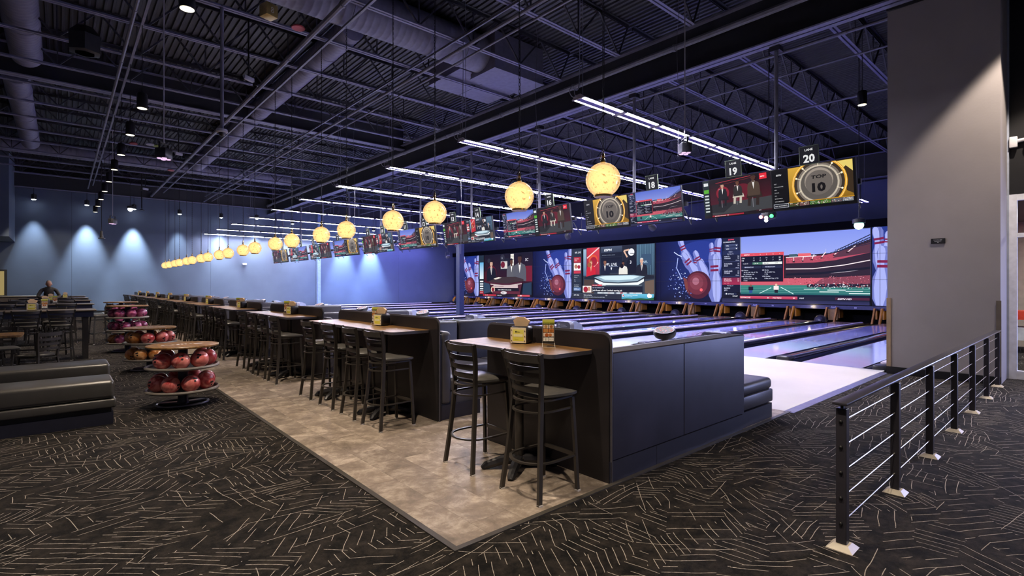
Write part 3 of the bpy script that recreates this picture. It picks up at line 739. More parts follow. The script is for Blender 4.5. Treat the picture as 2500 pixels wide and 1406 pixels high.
for i in range(len(prof)-1):
    for k in range(nn): f.append((i*nn+k, (i+1)*nn+k, (i+1)*nn+(k+1) % nn, i*nn+(k+1) % nn))
m.add(v, f); m.build('globe_shade', GLOBE, pe, ang=80)
m = MB(); m.sphere((0, 0, .02), .055, 16, 10); m.build('bulb', BULB, pe)
for rr in (.08, .11, .14, .168):
    m = MB(); m.sphere((0, 0, .0), rr, 24, 14); m.build('inner_glow_shell', GLOWSHELL, pe, ang=80)
m = MB(); m.lathe([(.1, -.195), (.104, -.19), (.104, -.172), (.098, -.168)], 28); m.build('bottom_ring', BRASS, pe)
m = MB(); m.lathe([(.03, .19), (.034, .2), (.022, .225), (.012, .25), (.02, .27), (.012, .29), (.006, .31)], 14)
for a in (0, 2.1, 4.2): m.tube([(.03*math.cos(a), .03*math.sin(a), .205), (.035*math.cos(a), .035*math.sin(a), .25), (.008*math.cos(a), .008*math.sin(a), .34)], .004, 6)
m.build('brass_fitting', BRASS, pe)
m = MB(); z = .33; q = 0
while z < 4.4:
    P = []
    for k in range(8):
        a = 2*PI*k/8; x = .011*math.cos(a); zz = .03*math.sin(a)
        P.append((x, 0, z+zz) if q % 2 == 0 else (0, x, z+zz))
    m.tube(P, .0035, 4, closed=True); z += .047; q += 1
m.tube([(.012, .004, .3), (.016, -.006, 1.5), (.010, .008, 3), (.012, 0, 4.4)], .003, 5)
ch = m.build('hanging_chain', CHAIN, pe); remember(pe)
k = 0
for i, yc in enumerate(PAIR):
    for s in (-1, 1):
        lab = 'glowing speckled amber globe lamp on a chain, %s of the row from the carpet corner' % ORD[k]
        y = yc+s*.71+.05
        if k == 0: pe.location = (4.62, y, 2.77); pe['label'] = lab; pe['group'] = 'globe pendants over the counters'
        else: dup(pe, (4.62, y, 2.77), random.uniform(0, 6), lab, 'globe pendants over the counters')
        k += 1
# ------------------------------------------------------------ strip lights over the approaches
TUBE = glow('lit_strip_lens', '#f0edff', STRIP_E)
HOUS = mat('pale_fixture_housing', '#b9b4c4', .5); LILAC = mat('lilac_reflector', '#5a50a8', .4)
st = thing('strip_light', 'x', 'strip light')
LN = 8.3
m = MB(); m.prism([(-.055, .06), (.055, .06), (.13, .005), (.13, 0), (.045, .012), (-.045, .012), (-.13, 0), (-.13, .005)], lambda a, b, q: (q, a, b), 0, LN); me = m.mesh('housing', mat('dark_fixture_top', '#4a4854', .5)); fixn(me); link('housing', me, st)
for s in (-1, 1):
    m = MB(); m.box(.03, s*.095-.027, -.004, LN-.03, s*.095+.027, .004); m.build('lens_strip', TUBE, st)
m = MB(); m.box(.03, -.062, -.014, LN-.03, .062, .008); m.build('centre_channel', LILAC, st)
for x in (0, LN):
    m = MB(); m.prism([(-.06, .066), (.06, .066), (.137, .0), (.137, -.012), (-.137, -.012), (-.137, .0)], lambda a, b, q: (q, a, b), x-.015, x+.015); me = m.mesh('end_cap', HOUS); fixn(me); link('end_cap', me, st)
for q in range(1, 7):
    x = LN*q/7; MB().box(x-.06, -.13, -.016, x+.06, .13, .002).build('joint_plate', HOUS, st)
for x in (.12, LN-.12, LN/2):
    m = MB(); m.tube([(x, 0, .05), (x, 0, 3.34)], .006, 5); m.build('hanger_rod', PIPE, st)
m = MB(); m.tube(catm([(0, .02, .03), (-.1, .05, .02), (-.16, .06, .10), (-.1, .05, .2), (0, .01, .16), (.04, 0, .3)], 5), .007, 6); m.tube(catm([(0, -.02, .03), (-.07, 0, .02), (-.1, .0, .12), (.04, .02, .26), (.05, .01, 1.2), (.05, 0, 2.3)], 5), .007, 6); m.build('feed_cable', PIPE, st)
remember(st)
for i in range(10):
    y = 5.98+3.5*i; lab = 'long bluish white strip light over the approach, %s from the grey wall' % ORD[i]
    if i == 0: st.location = (6.8, y, 4.85); st['label'] = lab; st['group'] = 'strip lights over the approach'
    else: dup(st, (6.8, y, 4.85), 0, lab, 'strip lights over the approach')
TUBE2 = glow('lit_violet_strip_lens', '#9890ff', 70.0)
lens2 = None
for i in range(10):
    s2 = dup(st, (15.5, 5.98+3.5*i, 4.85), 0, 'long bluish white strip light over the lanes, %s from the grey wall' % ORD[i], 'strip lights over the lanes')
    for ch_ in s2.children:
        if ch_.name.startswith('lens_strip'):
            k_ = ch_.data.name.split('.')[0]+str(len(ch_.data.vertices))+('a' if ch_.data.vertices[0].co.y < 0 else 'b')
            if (lens2 or {}).get(k_) is None: lens2 = lens2 or {}; nm_ = ch_.data.copy(); nm_.materials[0] = TUBE2; lens2[k_] = nm_
            ch_.data = lens2[k_]
# ------------------------------------------------------------ hanging cans
CANG = glow('warm_can_lamp', '#fff0d0', 3)
can = thing('can_downlight', 'x', 'downlight')
m = MB(); m.lathe([(.095, .0), (.1, .0), (.1, .3), (.08, .33), (.02, .34), (.012, .4), (.01, .42)], 20); m.build('can_body', BLACK, can)
m = MB(); m.lathe([(.001, -.004), (.088, -.004), (.088, .002), (.001, .002)], 20); m.build('lamp_face', CANG, can)
m = MB(); m.tube([(0, 0, .4), (0, 0, 1.84)], .008, 6); m.build('hanger_rod', BLACK, can); remember(can)
CY = [.4, 3.05, 5.7, 8.3, 13.6, 16.2, 18.85, 21.4, 24.0, 26.6, 29.2, 31.8, 34.4]  # first three added out of view to light the carpet and tile
for i, y in enumerate(CY):
    lab = 'black can downlight hanging over the carpet aisle, %s in its row' % ORD[i]
    if i == 0: can.location = (1.3, y, 5.4); can['label'] = lab; can['group'] = 'cans over the aisle'
    else: dup(can, (1.3, y, 5.4), 0, lab, 'cans over the aisle')
    spot('can_beam', (1.3, y, 5.37), (1.75, y+.1, 0), CAN_W*(1.2 if y < 6 else 1.0 if y < 15 else .7), (1, .83, .64), 82, .7, .08)
for i, (x, y) in enumerate(((4.6, -1.2), (7.6, -1.3), (-3.4, 4.2), (-3.4, 9.2), (-3.4, 14.0), (-3.6, 20), (-3.6, 26))):  # unseen cans added to light the carpet and the dining side
    dup(can, (x, y, 5.4), 0, 'added black can downlight over the %s' % ('carpet by the railing, %s' % ('nearer one' if i == 0 else 'farther one') if i < 2 else 'dining tables, %s in its row' % ORD[i-2]), 'cans over the carpet')
    spot('can_beam', (x, y, 5.37), (x, y, 0), CAN_W*(.8 if i < 2 else .55), (1, .84, .66), 95, .8, .08)
# single can assumed at the grey wall, throwing the slanted pool on it
w1 = dup(can, (10.35, .1, 6.5), 0, 'assumed black can downlight beside the grey wall', 'cans over the carpet')
spot('can_beam', (10.35, .1, 6.47), (10.75, .2, 0), 1150, (1, .84, .68), 80, .25, .07)
b1 = dup(can, atp(2105, 256, 14.5), 0, 'small bright downlight hanging above the lane twenty monitor', 'cans over the lanes')
# far wall washers
WG = glow('cool_washer_lamp', '#e6f0ff', 30)
wash = thing('wall_washer', 'x', 'downlight')
m = MB(); m.lathe([(.10, .0), (.115, .0), (.115, .26), (.03, .3), (.012, .34)], 16); m.build('can_body', BLACK, wash)
m = MB(); m.lathe([(.001, -.03), (.06, -.028), (.1, 0), (.1, .004), (.001, .004)], 16); m.build('lamp_face', WG, wash)
m = MB(); m.tube([(0, 0, .3), (0, 0, 1.3)], .012, 6); m.build('hanger_rod', BLACK, wash); remember(wash)
WX = [(-1.15, .35, 6.2), (1.05, 1.0, 6.12), (3.2, 1.15, 6.1), (5.5, .3, 6.02), (7.8, .75, 6.0), (9.95, .5, 6.1), (12.3, .35, 5.95), (16.2, 2.0, 5.9), (18.5, 2.4, 5.9)]
for i, (x, k_, z) in enumerate(WX):
    lab = 'small downlight washing the far blue wall, %s from the pass-through window' % ORD[i]
    if i == 0: wash.location = (x, YF-.55, z); wash['label'] = lab; wash['group'] = 'far wall washers'
    else: dup(wash, (x, YF-.55, z), 0, lab, 'far wall washers')
    spot('washer_beam', (x, YF-.55, z-.05), (x, YF-.1, 0), WALL_W*k_, (.72, .86, 1.0) if i < 7 else (.45, .62, 1), 46, .9, .1)
spot('assumed_aisle_beam', (-.6, 31.0, 5.3), (-.2, 38.0, .4), 420, (1, .86, .66), 62, .25, .05)  # assumed warm beam onto the far wall, no lamp body built
# ------------------------------------------------------------ stage lamps
def par(name, loc, aim, col, watts, size, lab, lens='#4040ff', ls=3.0, light=True):
    t = thing('stage_lamp', lab, 'stage lamp', loc, 0, 'stage lamps')
    d = (Vector(aim)-Vector(loc)).normalized(); q = d.to_track_quat('-Z', 'Y').to_matrix().to_4x4()
    m = MB(); m.lathe([(.11, -.02), (.12, -.02), (.12, .14), (.07, .22), (.02, .23)], 16, q); m.build('lamp_body', BLACK, t)
    m = MB(); m.lathe([(.001, -.018), (.1, -.018), (.1, -.012), (.001, -.012)], 16, q); m.build('lens', glow('lens_'+lens.strip('#')+str(int(ls)), lens, ls), t)
    m = MB(); m.tube([(-.14, 0, .06), (-.14, 0, .3), (.14, 0, .3), (.14, 0, .06)], .01, 6); m.tube([(0, 0, .3), (0, 0, 8.19-loc[2])], .012, 6); m.build('yoke_and_rod', BLACK, t)
    if light: spot('stage_beam', Vector(loc)+d*.05, aim, watts, col, size, .9, .1)
    return t
def projector(loc, lab):
    t = thing('party_projector', lab, 'projector', loc, .9, 'party projectors')
    m = MB(); m.rbox(-.13, -.11, -.02, .13, .11, .19, .02, 2); m.build('case', DARKP, t)
    m = MB(); m.box(-.15, -.02, .1, -.135, .02, .3); m.box(.135, -.02, .1, .15, .02, .3); m.box(-.15, -.02, .29, .15, .02, .305); m.build('yoke', BLACK, t)
    for a, b in ((-.065, -.05), (.065, -.05), (-.065, .05), (.065, .05)):
        m = MB(); m.lathe([(.045, -.018), (.045, -.03), (.03, -.036), (.002, -.037)], 14, Matrix.Translation((a, b, 0))); m.build('lens', glow('pink_lens', '#f0c8f0', 1.2), t)
    m = MB(); m.tube([(0, 0, .3), (0, 0, 8.19-loc[2])], .013, 8); m.build('pale_rod', mat('pale_rod_paint', '#b8b4bc', .4), t)
par('p', atp(1595, 557, 15.5), (22, 10, 0), (.4, .42, 1), BLUE_W*1.0, 95, 'black stage lamp hanging below the lane eighteen monitor')
par('p', atp(1387, 579, 15.5), (21, 17, 0), (.42, .42, 1), BLUE_W*1.0, 95, 'black stage lamp hanging below the lane sixteen monitor')
par('p', atp(1007, 604, 15.5), (18.5, 38, 2.5), (.36, .45, 1), BLUE_W*1.3, 80, 'black stage lamp hanging below the lane twelve monitor', '#6060ff')
par('p', atp(918, 617, 15.5), (16, 38, 2.0), (.34, .5, 1), BLUE_W*1.1, 75, 'black stage lamp hanging below the lane ten monitor', '#6060ff')
par('p', atp(1093, 628, 17.5), (21.5, 38, 2.5), (.5, .34, 1), BLUE_W*.9, 70, 'small black stage lamp hanging in front of the far corner', '#ffffff', 3)
spot('stage_beam', (16, 24, 6.6), (21, 24, 0), BLUE_W*1.3, (.4, .4, 1), 120, .9, .2); spot('stage_beam', (16, 31, 6.6), (21, 31, 0), BLUE_W*1.0, (.4, .4, 1), 120, .9, .2)  # two blue beams added over the lanes without lamp bodies
for i, (px, py, X, c, lb) in enumerate(((2097, 550, 16.0, '#a8ffe8', 'bright round party light blazing in front of the stadium screen'), (1120, 516, 16.0, '#c8b0ff', 'violet glowing party light above the lane thirteen monitor'), (318, 511, 4.2, '#dfe4ff', 'bright bluish party light hanging before the far wall'))):
    P = atp(px, py, X) if i < 2 else atp(px, py, None, None, 34.0); t = thing('party_light', lb, 'party light', P)
    m = MB(); m.sphere((0, 0, 0), .11, 18, 12); m.build('glow_dome', glow('party_%d' % i, c, 14), t); m = MB(); m.lathe([(.13, .05), (.15, .06), (.15, .16), (.05, .2)], 16); m.build('lamp_body', BLACK, t)
    m = MB(); m.tube([(0, 0, .18), (0, 0, 8.19-P[2])], .012, 6); m.build('hanger_rod', BLACK, t)
P = atp(1877, 527, 13.5); t = thing('party_light', 'cluster light with red green and white lenses below the lane nineteen monitor', 'party light', P)
m = MB(); m.lathe([(.16, .12), (.19, .05), (.17, -.06), (.08, -.1)], 16); m.build('lamp_body', BLACK, t)
for (a, b, c, nm) in ((0, .06, '#ffffff', 3), (.13, -.03, '#ff9090', 3), (-.13, -.03, '#40ff70', 3), (0, -.06, '#ffffff', 4), (0, -.13, '#ffffff', 5)):
    m = MB(); m.sphere((-.14-.02*(b < 0), a, b), .045, 12, 8); m.build('lens', glow('cluster_'+c.strip('#'), c, 4), t)
m = MB(); m.tube([(0, 0, .1), (0, 0, 8.19-P[2])], .012, 6); m.build('hanger_rod', BLACK, t)
projector(atp(1672, 372, 9.9), 'projector like party lamp on a pale rod above the approach')
projector(atp(400, 385, 1.6), 'grey party projector on a pale rod above the aisle')
projector(atp(275, 545, 1.6), 'small party projector on a rod before the far wall')
# ------------------------------------------------------------ lane monitors
def suit_man(a, cx, by, h, suit, skin, hair='#1a1210', shirt='#e8e4e0', tie=None, k=1.0):
    w = h*.30*k; ar = a.H/a.W; sw = w*ar*2.0
    a.poly([(cx-sw*.62, by), (cx-sw*.6, by+h*.42), (cx-sw*.5, by+h*.6), (cx-sw*.12, by+h*.69), (cx+sw*.12, by+h*.69), (cx+sw*.5, by+h*.6), (cx+sw*.6, by+h*.42), (cx+sw*.62, by)], suit)
    a.poly([(cx-sw*.13, by+h*.69), (cx, by+h*.3), (cx+sw*.13, by+h*.69)], shirt)
    if tie: a.poly([(cx-sw*.03, by+h*.66), (cx, by+h*.33), (cx+sw*.03, by+h*.66)], tie)
    a.rect(cx-sw*.09, by+h*.62, cx+sw*.09, by+h*.74, skin)
    a.ell(cx, by+h*.85, h*.105*ar, h*.145, skin, 16); a.ell(cx, by+h*.93, h*.11*ar, h*.085, hair, 14, 0, 180)
    for s in (-1, 1): a.ell(cx+s*.035*h*ar, by+h*.865, h*.014*ar, h*.012, '#20140e', 6)
    a.rect(cx-.03*h*ar, by+h*.775, cx+.03*h*ar, by+h*.785, '#5a2c24')
def crowd(a, x0, y0, x1, y1, n, cols, s=.004, seed=1):
    r = random.Random(seed); a.L += 1
    for i in range(n):
        x = r.uniform(x0, x1); y = r.uniform(y0, y1); w = s*r.uniform(.6, 1.8); a.poly([(x, y), (x+w, y), (x+w, y+w*1.2), (x, y+w*1.2)], r.choice(cols), up=False)
def art_stadium(a, full):
    a.rect(0, 0, 1, 1, '#0c0e1c'); a.rect(.143, .36, 1, 1, '#a8b4ec', '#5a6fd0' if not full else '#7f90e4')
    a.poly([(.143, .62), (.45, .69), (.60, .70), (.66, .69), (.78, .70), (1, .86), (1, .2), (.143, .2)], '#2a1c26')
    a.poly([(.477, .575), (.477, .665), (.63, .665), (.72, .67), (.80, .70), (1.0, .80), (1, .685), (.8, .60), (.66, .575)], '#b0485a')
    a.poly([(.78, .63), (.82, .715), (1, .82), (1, .685)], '#54303c')
    for x, y, d in ((.53, .60, .0), (.59, .605, .01), (.65, .62, .025), (.71, .64, .045), (.79, .67, .06), (.87, .70, .08)):
        a.line([(x, y), (x+d*.6, y+.06+d*.3)], .006, '#f0d8da'); a.rect(x-.008, y-.012, x+.008, y+.006, '#2a1014')
    a.rect(.50, .665, .555, .705, '#3f5a64'); a.rect(.56, .667, .645, .71, '#e0646a'); a.line([(.477, .66), (.68, .668)], .005, '#f0e8f0')
    a.line([(.74, .70), (.74, .76)], .002, '#c8c8e0'); a.line([(.80, .70), (1.0, .88)], .006, '#1c2440'); a.line([(.805, .73), (1.0, .915)], .006, '#1c2440'); a.line([(.765, .70), (1, .80)], .004, '#1c2440')
    for q in range(14):
        x = .79+q*.0155; a.line([(x, .70+(x-.79)*.62), (x+.012, .745+(x-.79)*.72)], .003, '#2a3458', up=False)
    a.line([(.477, .495), (.66, .49), (.85, .53), (1, .585)], .006, '#f0e0e4'); a.line([(.477, .41), (.66, .415), (.85, .44), (1, .48)], .006, '#e8dce4')
    a.poly([(.477, .40), (.70, .41), (1, .47), (1, .50), (.70, .44), (.477, .43)], '#10101c')
    a.poly([(.143, .26), (.143, .33), (.477, .36), (.7, .36), (1, .385), (1, .26)], '#c85a68'); a.poly([(.66, .265), (.72, .36), (1, .39), (1, .265)], '#84404e')
    crowd(a, .48, .27, 1, .38, 160, ['#e8a0a8', '#902838', '#d06070', '#7a2434'], .004, 3); crowd(a, .48, .59, .76, .65, 90, ['#8c3444', '#c86a78'], .004, 4)
    a.rect(.143, .12, 1, .262, '#1f5f62', '#2f7f74'); a.rect(.62, .225, 1, .275, '#1a1626'); crowd(a, .62, .215, 1, .28, 170, ['#f0f0f0', '#2a2a30', '#c03a44', '#d8d8e8', '#101014'], .005, 5)
    for (x0, y0, x1, y1) in ((.29, .14, .375, .225), (.53, .135, .44, .235)): a.line([(x0, y0), (x1, y1)], .005, '#c8e8e4')
    for y in (.16, .185, .21, .235): a.line([(.143, y), (1, y-.006)], .0018, '#78b4ac')
    for x, y, w in ((.6, .20, .1), (.75, .19, .11), (.7, .165, .12), (.86, .175, .1), (.88, .145, .12)): a.rect(x, y, x+w, y+.008, '#e8f4f4', up=False)
    a.rect(.143, .10, 1, .125, '#101a30'); a.poly([(.143, .08), (1, .10), (1, .12), (.143, .11)], '#0c1428')
    for x, y, c1, c2 in ((.224, .14, '#101424', '#2a4a8a'), (.411, .15, '#f0e0e0', '#1a1a20')):
        a.rect(x-.012, y, x+.012, y+.05, c2); a.rect(x-.018, y+.045, x+.018, y+.10, c1); a.ell(x, y+.115, .009, None, '#7a5444' if c1 != '#f0e0e0' else '#e0b8a0', 10)
    # sidebar
    a.rect(0, .15, .143, 1, '#0e1226', '#1a2038'); a.line([(.143, .15), (.143, 1)], .003, '#8890b0')
    a.text('ESPN', .045, .962, .028, '#ff5070', .2, .02, wide=1.5); a.text('SCORECENTER', .006, .926, .028, '#e8ecff', 0, .01, maxw=.132)
    for y, t in ((.87, 'NFL'), (.82, 'AFC')): a.rect(.018, y-.012, .125, y+.03, '#2b3352', '#454f74'); a.text(t, .03, y-.002, .026, '#f0f4ff', bold=.01); a.poly([(.106, y+.016), (.12, y+.016), (.113, y)], '#f0f4ff')
    a.rect(0, .735, .143, .80, '#20284a'); a.text('WEEK 1', .05, .773, .02, '#dfe4ff'); a.text('Sun Sep 12', .04, .742, .022, '#dfe4ff')
    for y, A, B, p, q in ((.70, 'COLTS', 'TEXANS', '24', '34'), (.585, 'DOLPHINS', 'BILLS', '15', '10'), (.47, 'OAKLAND', 'TITANS', '13', '38')):
        a.text(A, .015, y, .027, '#dfe4ff', bold=.01); a.text(B, .015, y-.03, .027, '#dfe4ff', bold=.01, up=False); a.text(p, .135, y, .027, '#dfe4ff', al='r', up=False); a.text(q, .135, y-.03, .027, '#dfe4ff', al='r', up=False); a.text('FINAL', .137, y-.062, .022, '#c8d0f0', al='r', up=False); a.line([(0, y-.072), (.143, y-.072)], .0015, '#4a5480')
    a.rect(0, .27, .143, .38, '#a02848', '#7a2444'); a.text('BENGALS', .015, .348, .027, '#ffe0e8', bold=.01); a.text('PATRIOTS', .015, .318, .027, '#ffe0e8', bold=.01, up=False); a.text('4th  2:38', .015, .285, .022, '#ff90a0', up=False); a.text('24', .135, .348, .027, '#ffe0e8', al='r', up=False); a.text('38', .135, .318, .027, '#ffe0e8', al='r', up=False)
    a.text('Mon Sep 13', .04, .247, .02, '#dfe4ff'); a.text('RAVENS', .015, .205, .027, '#dfe4ff', bold=.01, up=False); a.text('JETS', .015, .172, .027, '#dfe4ff', bold=.01, up=False)
    a.rect(.015, .108, .115, .143, '#1c2440'); a.text('SETTINGS', .045, .117, .022, '#f0f4ff'); a.ell(.033, .127, .006, None, '#f0f4ff', 8)
    # score box
    a.rect(.147, .307, .466, .745, '#d84c5a'); a.rect(.151, .313, .462, .70, '#0b0d1e'); a.text('ESPN', .175, .712, .024, '#ffffff', .2, .02, wide=1.5)
    for j, t in enumerate('1234T'): a.text(t, .25+.047*j, .712, .022, '#ffffff', al='c', up=False)
    for y, t, row in ((.66, 'CIN', ('0', '3', '14', '7', '24')), (.625, 'NE', ('10', '14', '7', '7', '38'))):
        a.text(t, .157, y, .027, '#f0f4ff', bold=.01)
        for j, s in enumerate(row): a.text(s, .25+.047*j, y, .027, '#f0f4ff', al='c', bold=.01 if j == 4 else 0, up=False)
    a.rect(.157, .57, .24, .605, '#1a1e34'); a.rect(.24, .57, .315, .605, '#4a7c64'); a.rect(.315, .57, .455, .605, '#e0e4e0')
    a.text('1st & 10', .17, .58, .022, '#ffffff'); a.text('CIN 40', .25, .58, .022, '#ffffff', up=False); a.text('4th Qtr', .325, .58, .022, '#20242c', up=False); a.text('2:38', .405, .58, .022, '#20242c', up=False)
    a.rect(.157, .515, .303, .55, '#20263e'); a.rect(.31, .515, .455, .55, '#20263e'); a.text('BENGALS 0-0', .18, .524, .023, '#dfe4ff', bold=.01, maxw=.11); a.text('PATRIOTS 0-0', .335, .524, .023, '#dfe4ff', bold=.01, maxw=.11, up=False)
    for x, T in ((.155, ('QB Palmer', '   34-50, 345 Yds, 2 TD,', '   Int, 20 Rush Yds', 'WR Ochocinco', '   12 Rec, 159 Yds, TD,', '   1 Fum')), (.312, ('QB Brady', '   25-35, 258 Yds,', '   3 TD', 'WR Welker', '   8 Rec, 64 Yds, 2 TD'))):
        for j, t in enumerate(T): a.text(t.strip(), x+(.018 if t.startswith(' ') else 0), .478-j*.031, .024, '#e8ecff', up=False, maxw=.135)
    # ticker
    a.rect(0, .0, 1, .055, '#2a2c4c'); a.rect(.143, .0, 1, .1, '#15182c'); a.rect(.143, .058, .56, .098, '#b03050', '#d0506a'); a.text('NCAAF', .085, .085, .024, '#f0f4ff', .15, .02); a.text('22SYRACUSE', .147, .066, .027, '#fff0f2', 0, .015); a.text('34', .35, .066, .027, '#fff0f2', 0, .02, up=False); a.text('1VA TECH', .39, .066, .027, '#fff0f2', 0, .015, up=False); a.text('20', .53, .066, .027, '#fff0f2', 0, .02, up=False)
    a.text('F/OT', .575, .066, .027, '#f0f4ff', .0, .02); a.rect(.80, .062, 1, .095, '#4a1c30'); a.text('ESPN HD', .815, .066, .027, '#f4f0ff', .25, .03, wide=1.5); a.rect(0, 0, 1, .045, '#30325a', '#232546')
def art_top10(a):
    a.rect(0, 0, 1, 1, '#050506'); a.rect(.215, .17, .975, .985, '#8a6418', '#d8a838'); a.poly([(.7, .98), (.975, .98), (.975, .6), (.85, .75)], '#e8d070'); a.poly([(.86, .8), (.9, .86), (.975, .72), (.975, .22), (.9, .3)], '#3a2c1c')
    a.ring(.585, .54, .30, .33, '#e8a830'); a.ring(.585, .54, .315, .32, '#fff0b0'); a.ell(.585, .54, .30, None, '#3a3026', 32); a.ell(.585, .54, .265, None, '#7a7066', 32); a.ring(.585, .54, .22, .24, '#c8bca8'); a.ell(.585, .54, .215, None, '#5c5650', 32); a.ell(.585, .6, .17, None, '#a09488', 28); a.ell(.585, .56, .16, None, '#6c645e', 28)
    a.rect(.2, 0, 1, .17, '#050506'); a.rect(.2, .15, .98, .17, '#c08a20')
    for d in (20, 55, 90, 130, 160, 200, 235, 305, 340):
        x = .585+.285*math.cos(math.radians(d)); y = .54+.285*a.W/a.H*math.sin(math.radians(d))
        if y > .2: a.line([(.585+.22*math.cos(math.radians(d)), .54+.22*a.W/a.H*math.sin(math.radians(d))), (x, y)], .008, '#e8dcc0'); a.ell(x, y, .013, None, '#fff4d8', 10)
    a.text('TOP', .585, .66, .11, '#121010', .05, .03, 'c', wide=1.5); a.text('10', .585, .36, .27, '#121010', .0, .05, 'c', wide=1.25); a.text('ESPN', .06, .84, .055, '#e0e0e0', .2, .02, maxw=.12)
    for j, t in enumerate(('BEST', 'ACCUMULATOR', 'NBA', 'SOCCER', 'NFL', 'MORE SPORTS', 'ESPN ORIGINALS')): a.text(t, .03, .64-j*.072, .028, '#d0d0d0', 0, .01, maxw=.13)
    a.rect(.01, .06, .205, .155, '#d0d4e0'); a.rect(.014, .068, .201, .147, '#10121c'); a.text('MUST SEE MOMENTS', .03, .093, .035, '#f0f0f0', 0, .01, maxw=.155)
    for j in range(6):
        x = .215+j*.127; a.rect(x, .06, x+.12, .145, ['#3a4a26', '#6a4a4a', '#3a6a2a', '#4c7a30', '#5a5e66', '#8a8e96'][j]); crowd(a, x, .065, x+.11, .13, 26, ['#e0e0d8', '#20241a', '#8a4038', '#c8c0b0'], .008, j)
def art_chairs(a):
    a.rect(0, 0, 1, 1, '#120c10'); a.rect(.1, .33, 1, .93, '#4a0e1c', '#12060a'); a.ell(.3, .62, .10, None, '#8a1a2c', 20); a.ell(.6, .55, .14, None, '#641424', 20); a.poly([(.12, .33), (1, .4), (1, .08), (.12, .05)], '#3c3e40'); a.poly([(.12, .33), (.5, .36), (.3, .1), (.12, .12)], '#232428'); a.line([(.2, .9), (.75, .97)], .006, '#c83848'); a.line([(.25, .84), (.8, .93)], .004, '#902030')
    for x, y in ((.24, .7), (.48, .74), (.72, .7)): a.text('SC', x, y, .06, '#e0b8bc', .1, .01)
    def sit(cx, by, h, suit, pants, skin):
        ar = a.H/a.W; a.line([(cx-.02, by), (cx-.02, by+h*.35)], .008, '#808088'); a.poly([(cx-h*.24*ar, by+h*.30), (cx-h*.2*ar, by+h*.44), (cx+h*.22*ar, by+h*.46), (cx+h*.26*ar, by+h*.3)], pants); a.line([(cx-h*.14*ar, by+h*.36), (cx-h*.17*ar, by+h*.05)], .032*h/.6, pants); a.line([(cx+h*.12*ar, by+h*.36), (cx+h*.09*ar, by+h*.05)], .032*h/.6, pants); suit_man(a, cx, by+h*.36, h*.66, suit, skin, k=.8)
    sit(.30, .24, .62, '#1a1a20', '#15151a', '#c89a80'); sit(.53, .27, .62, '#2c2826', '#c8c0b0', '#6b4430'); sit(.76, .16, .82, '#4a3a2c', '#2c2018', '#4c3020')
    a.rect(0, .02, .10, 1, '#0e1a1c', '#1e2c30'); a.rect(.012, .66, .09, .76, '#58b030'); a.rect(.015, .86, .085, .94, '#e0e4e4')
    for j in range(6): a.rect(.02, .57-j*.085, .085, .61-j*.085, '#d0d8d8', up=False)
    a.rect(0, 0, 1, .055, '#1a1014'); a.rect(.12, .008, .6, .045, '#a02030'); a.text('MUST SEE  NATIONALS   7:38', .16, .012, .03, '#ffffff', 0, .01); a.rect(.85, .84, .95, .985, '#e02838'); a.text('ESPN', .862, .89, .045, '#ffffff', .2, .02, maxw=.078); a.rect(.78, .05, 1, .08, '#3a1018'); a.text('ESPN', .82, .054, .025, '#ffffff', .2, .02)
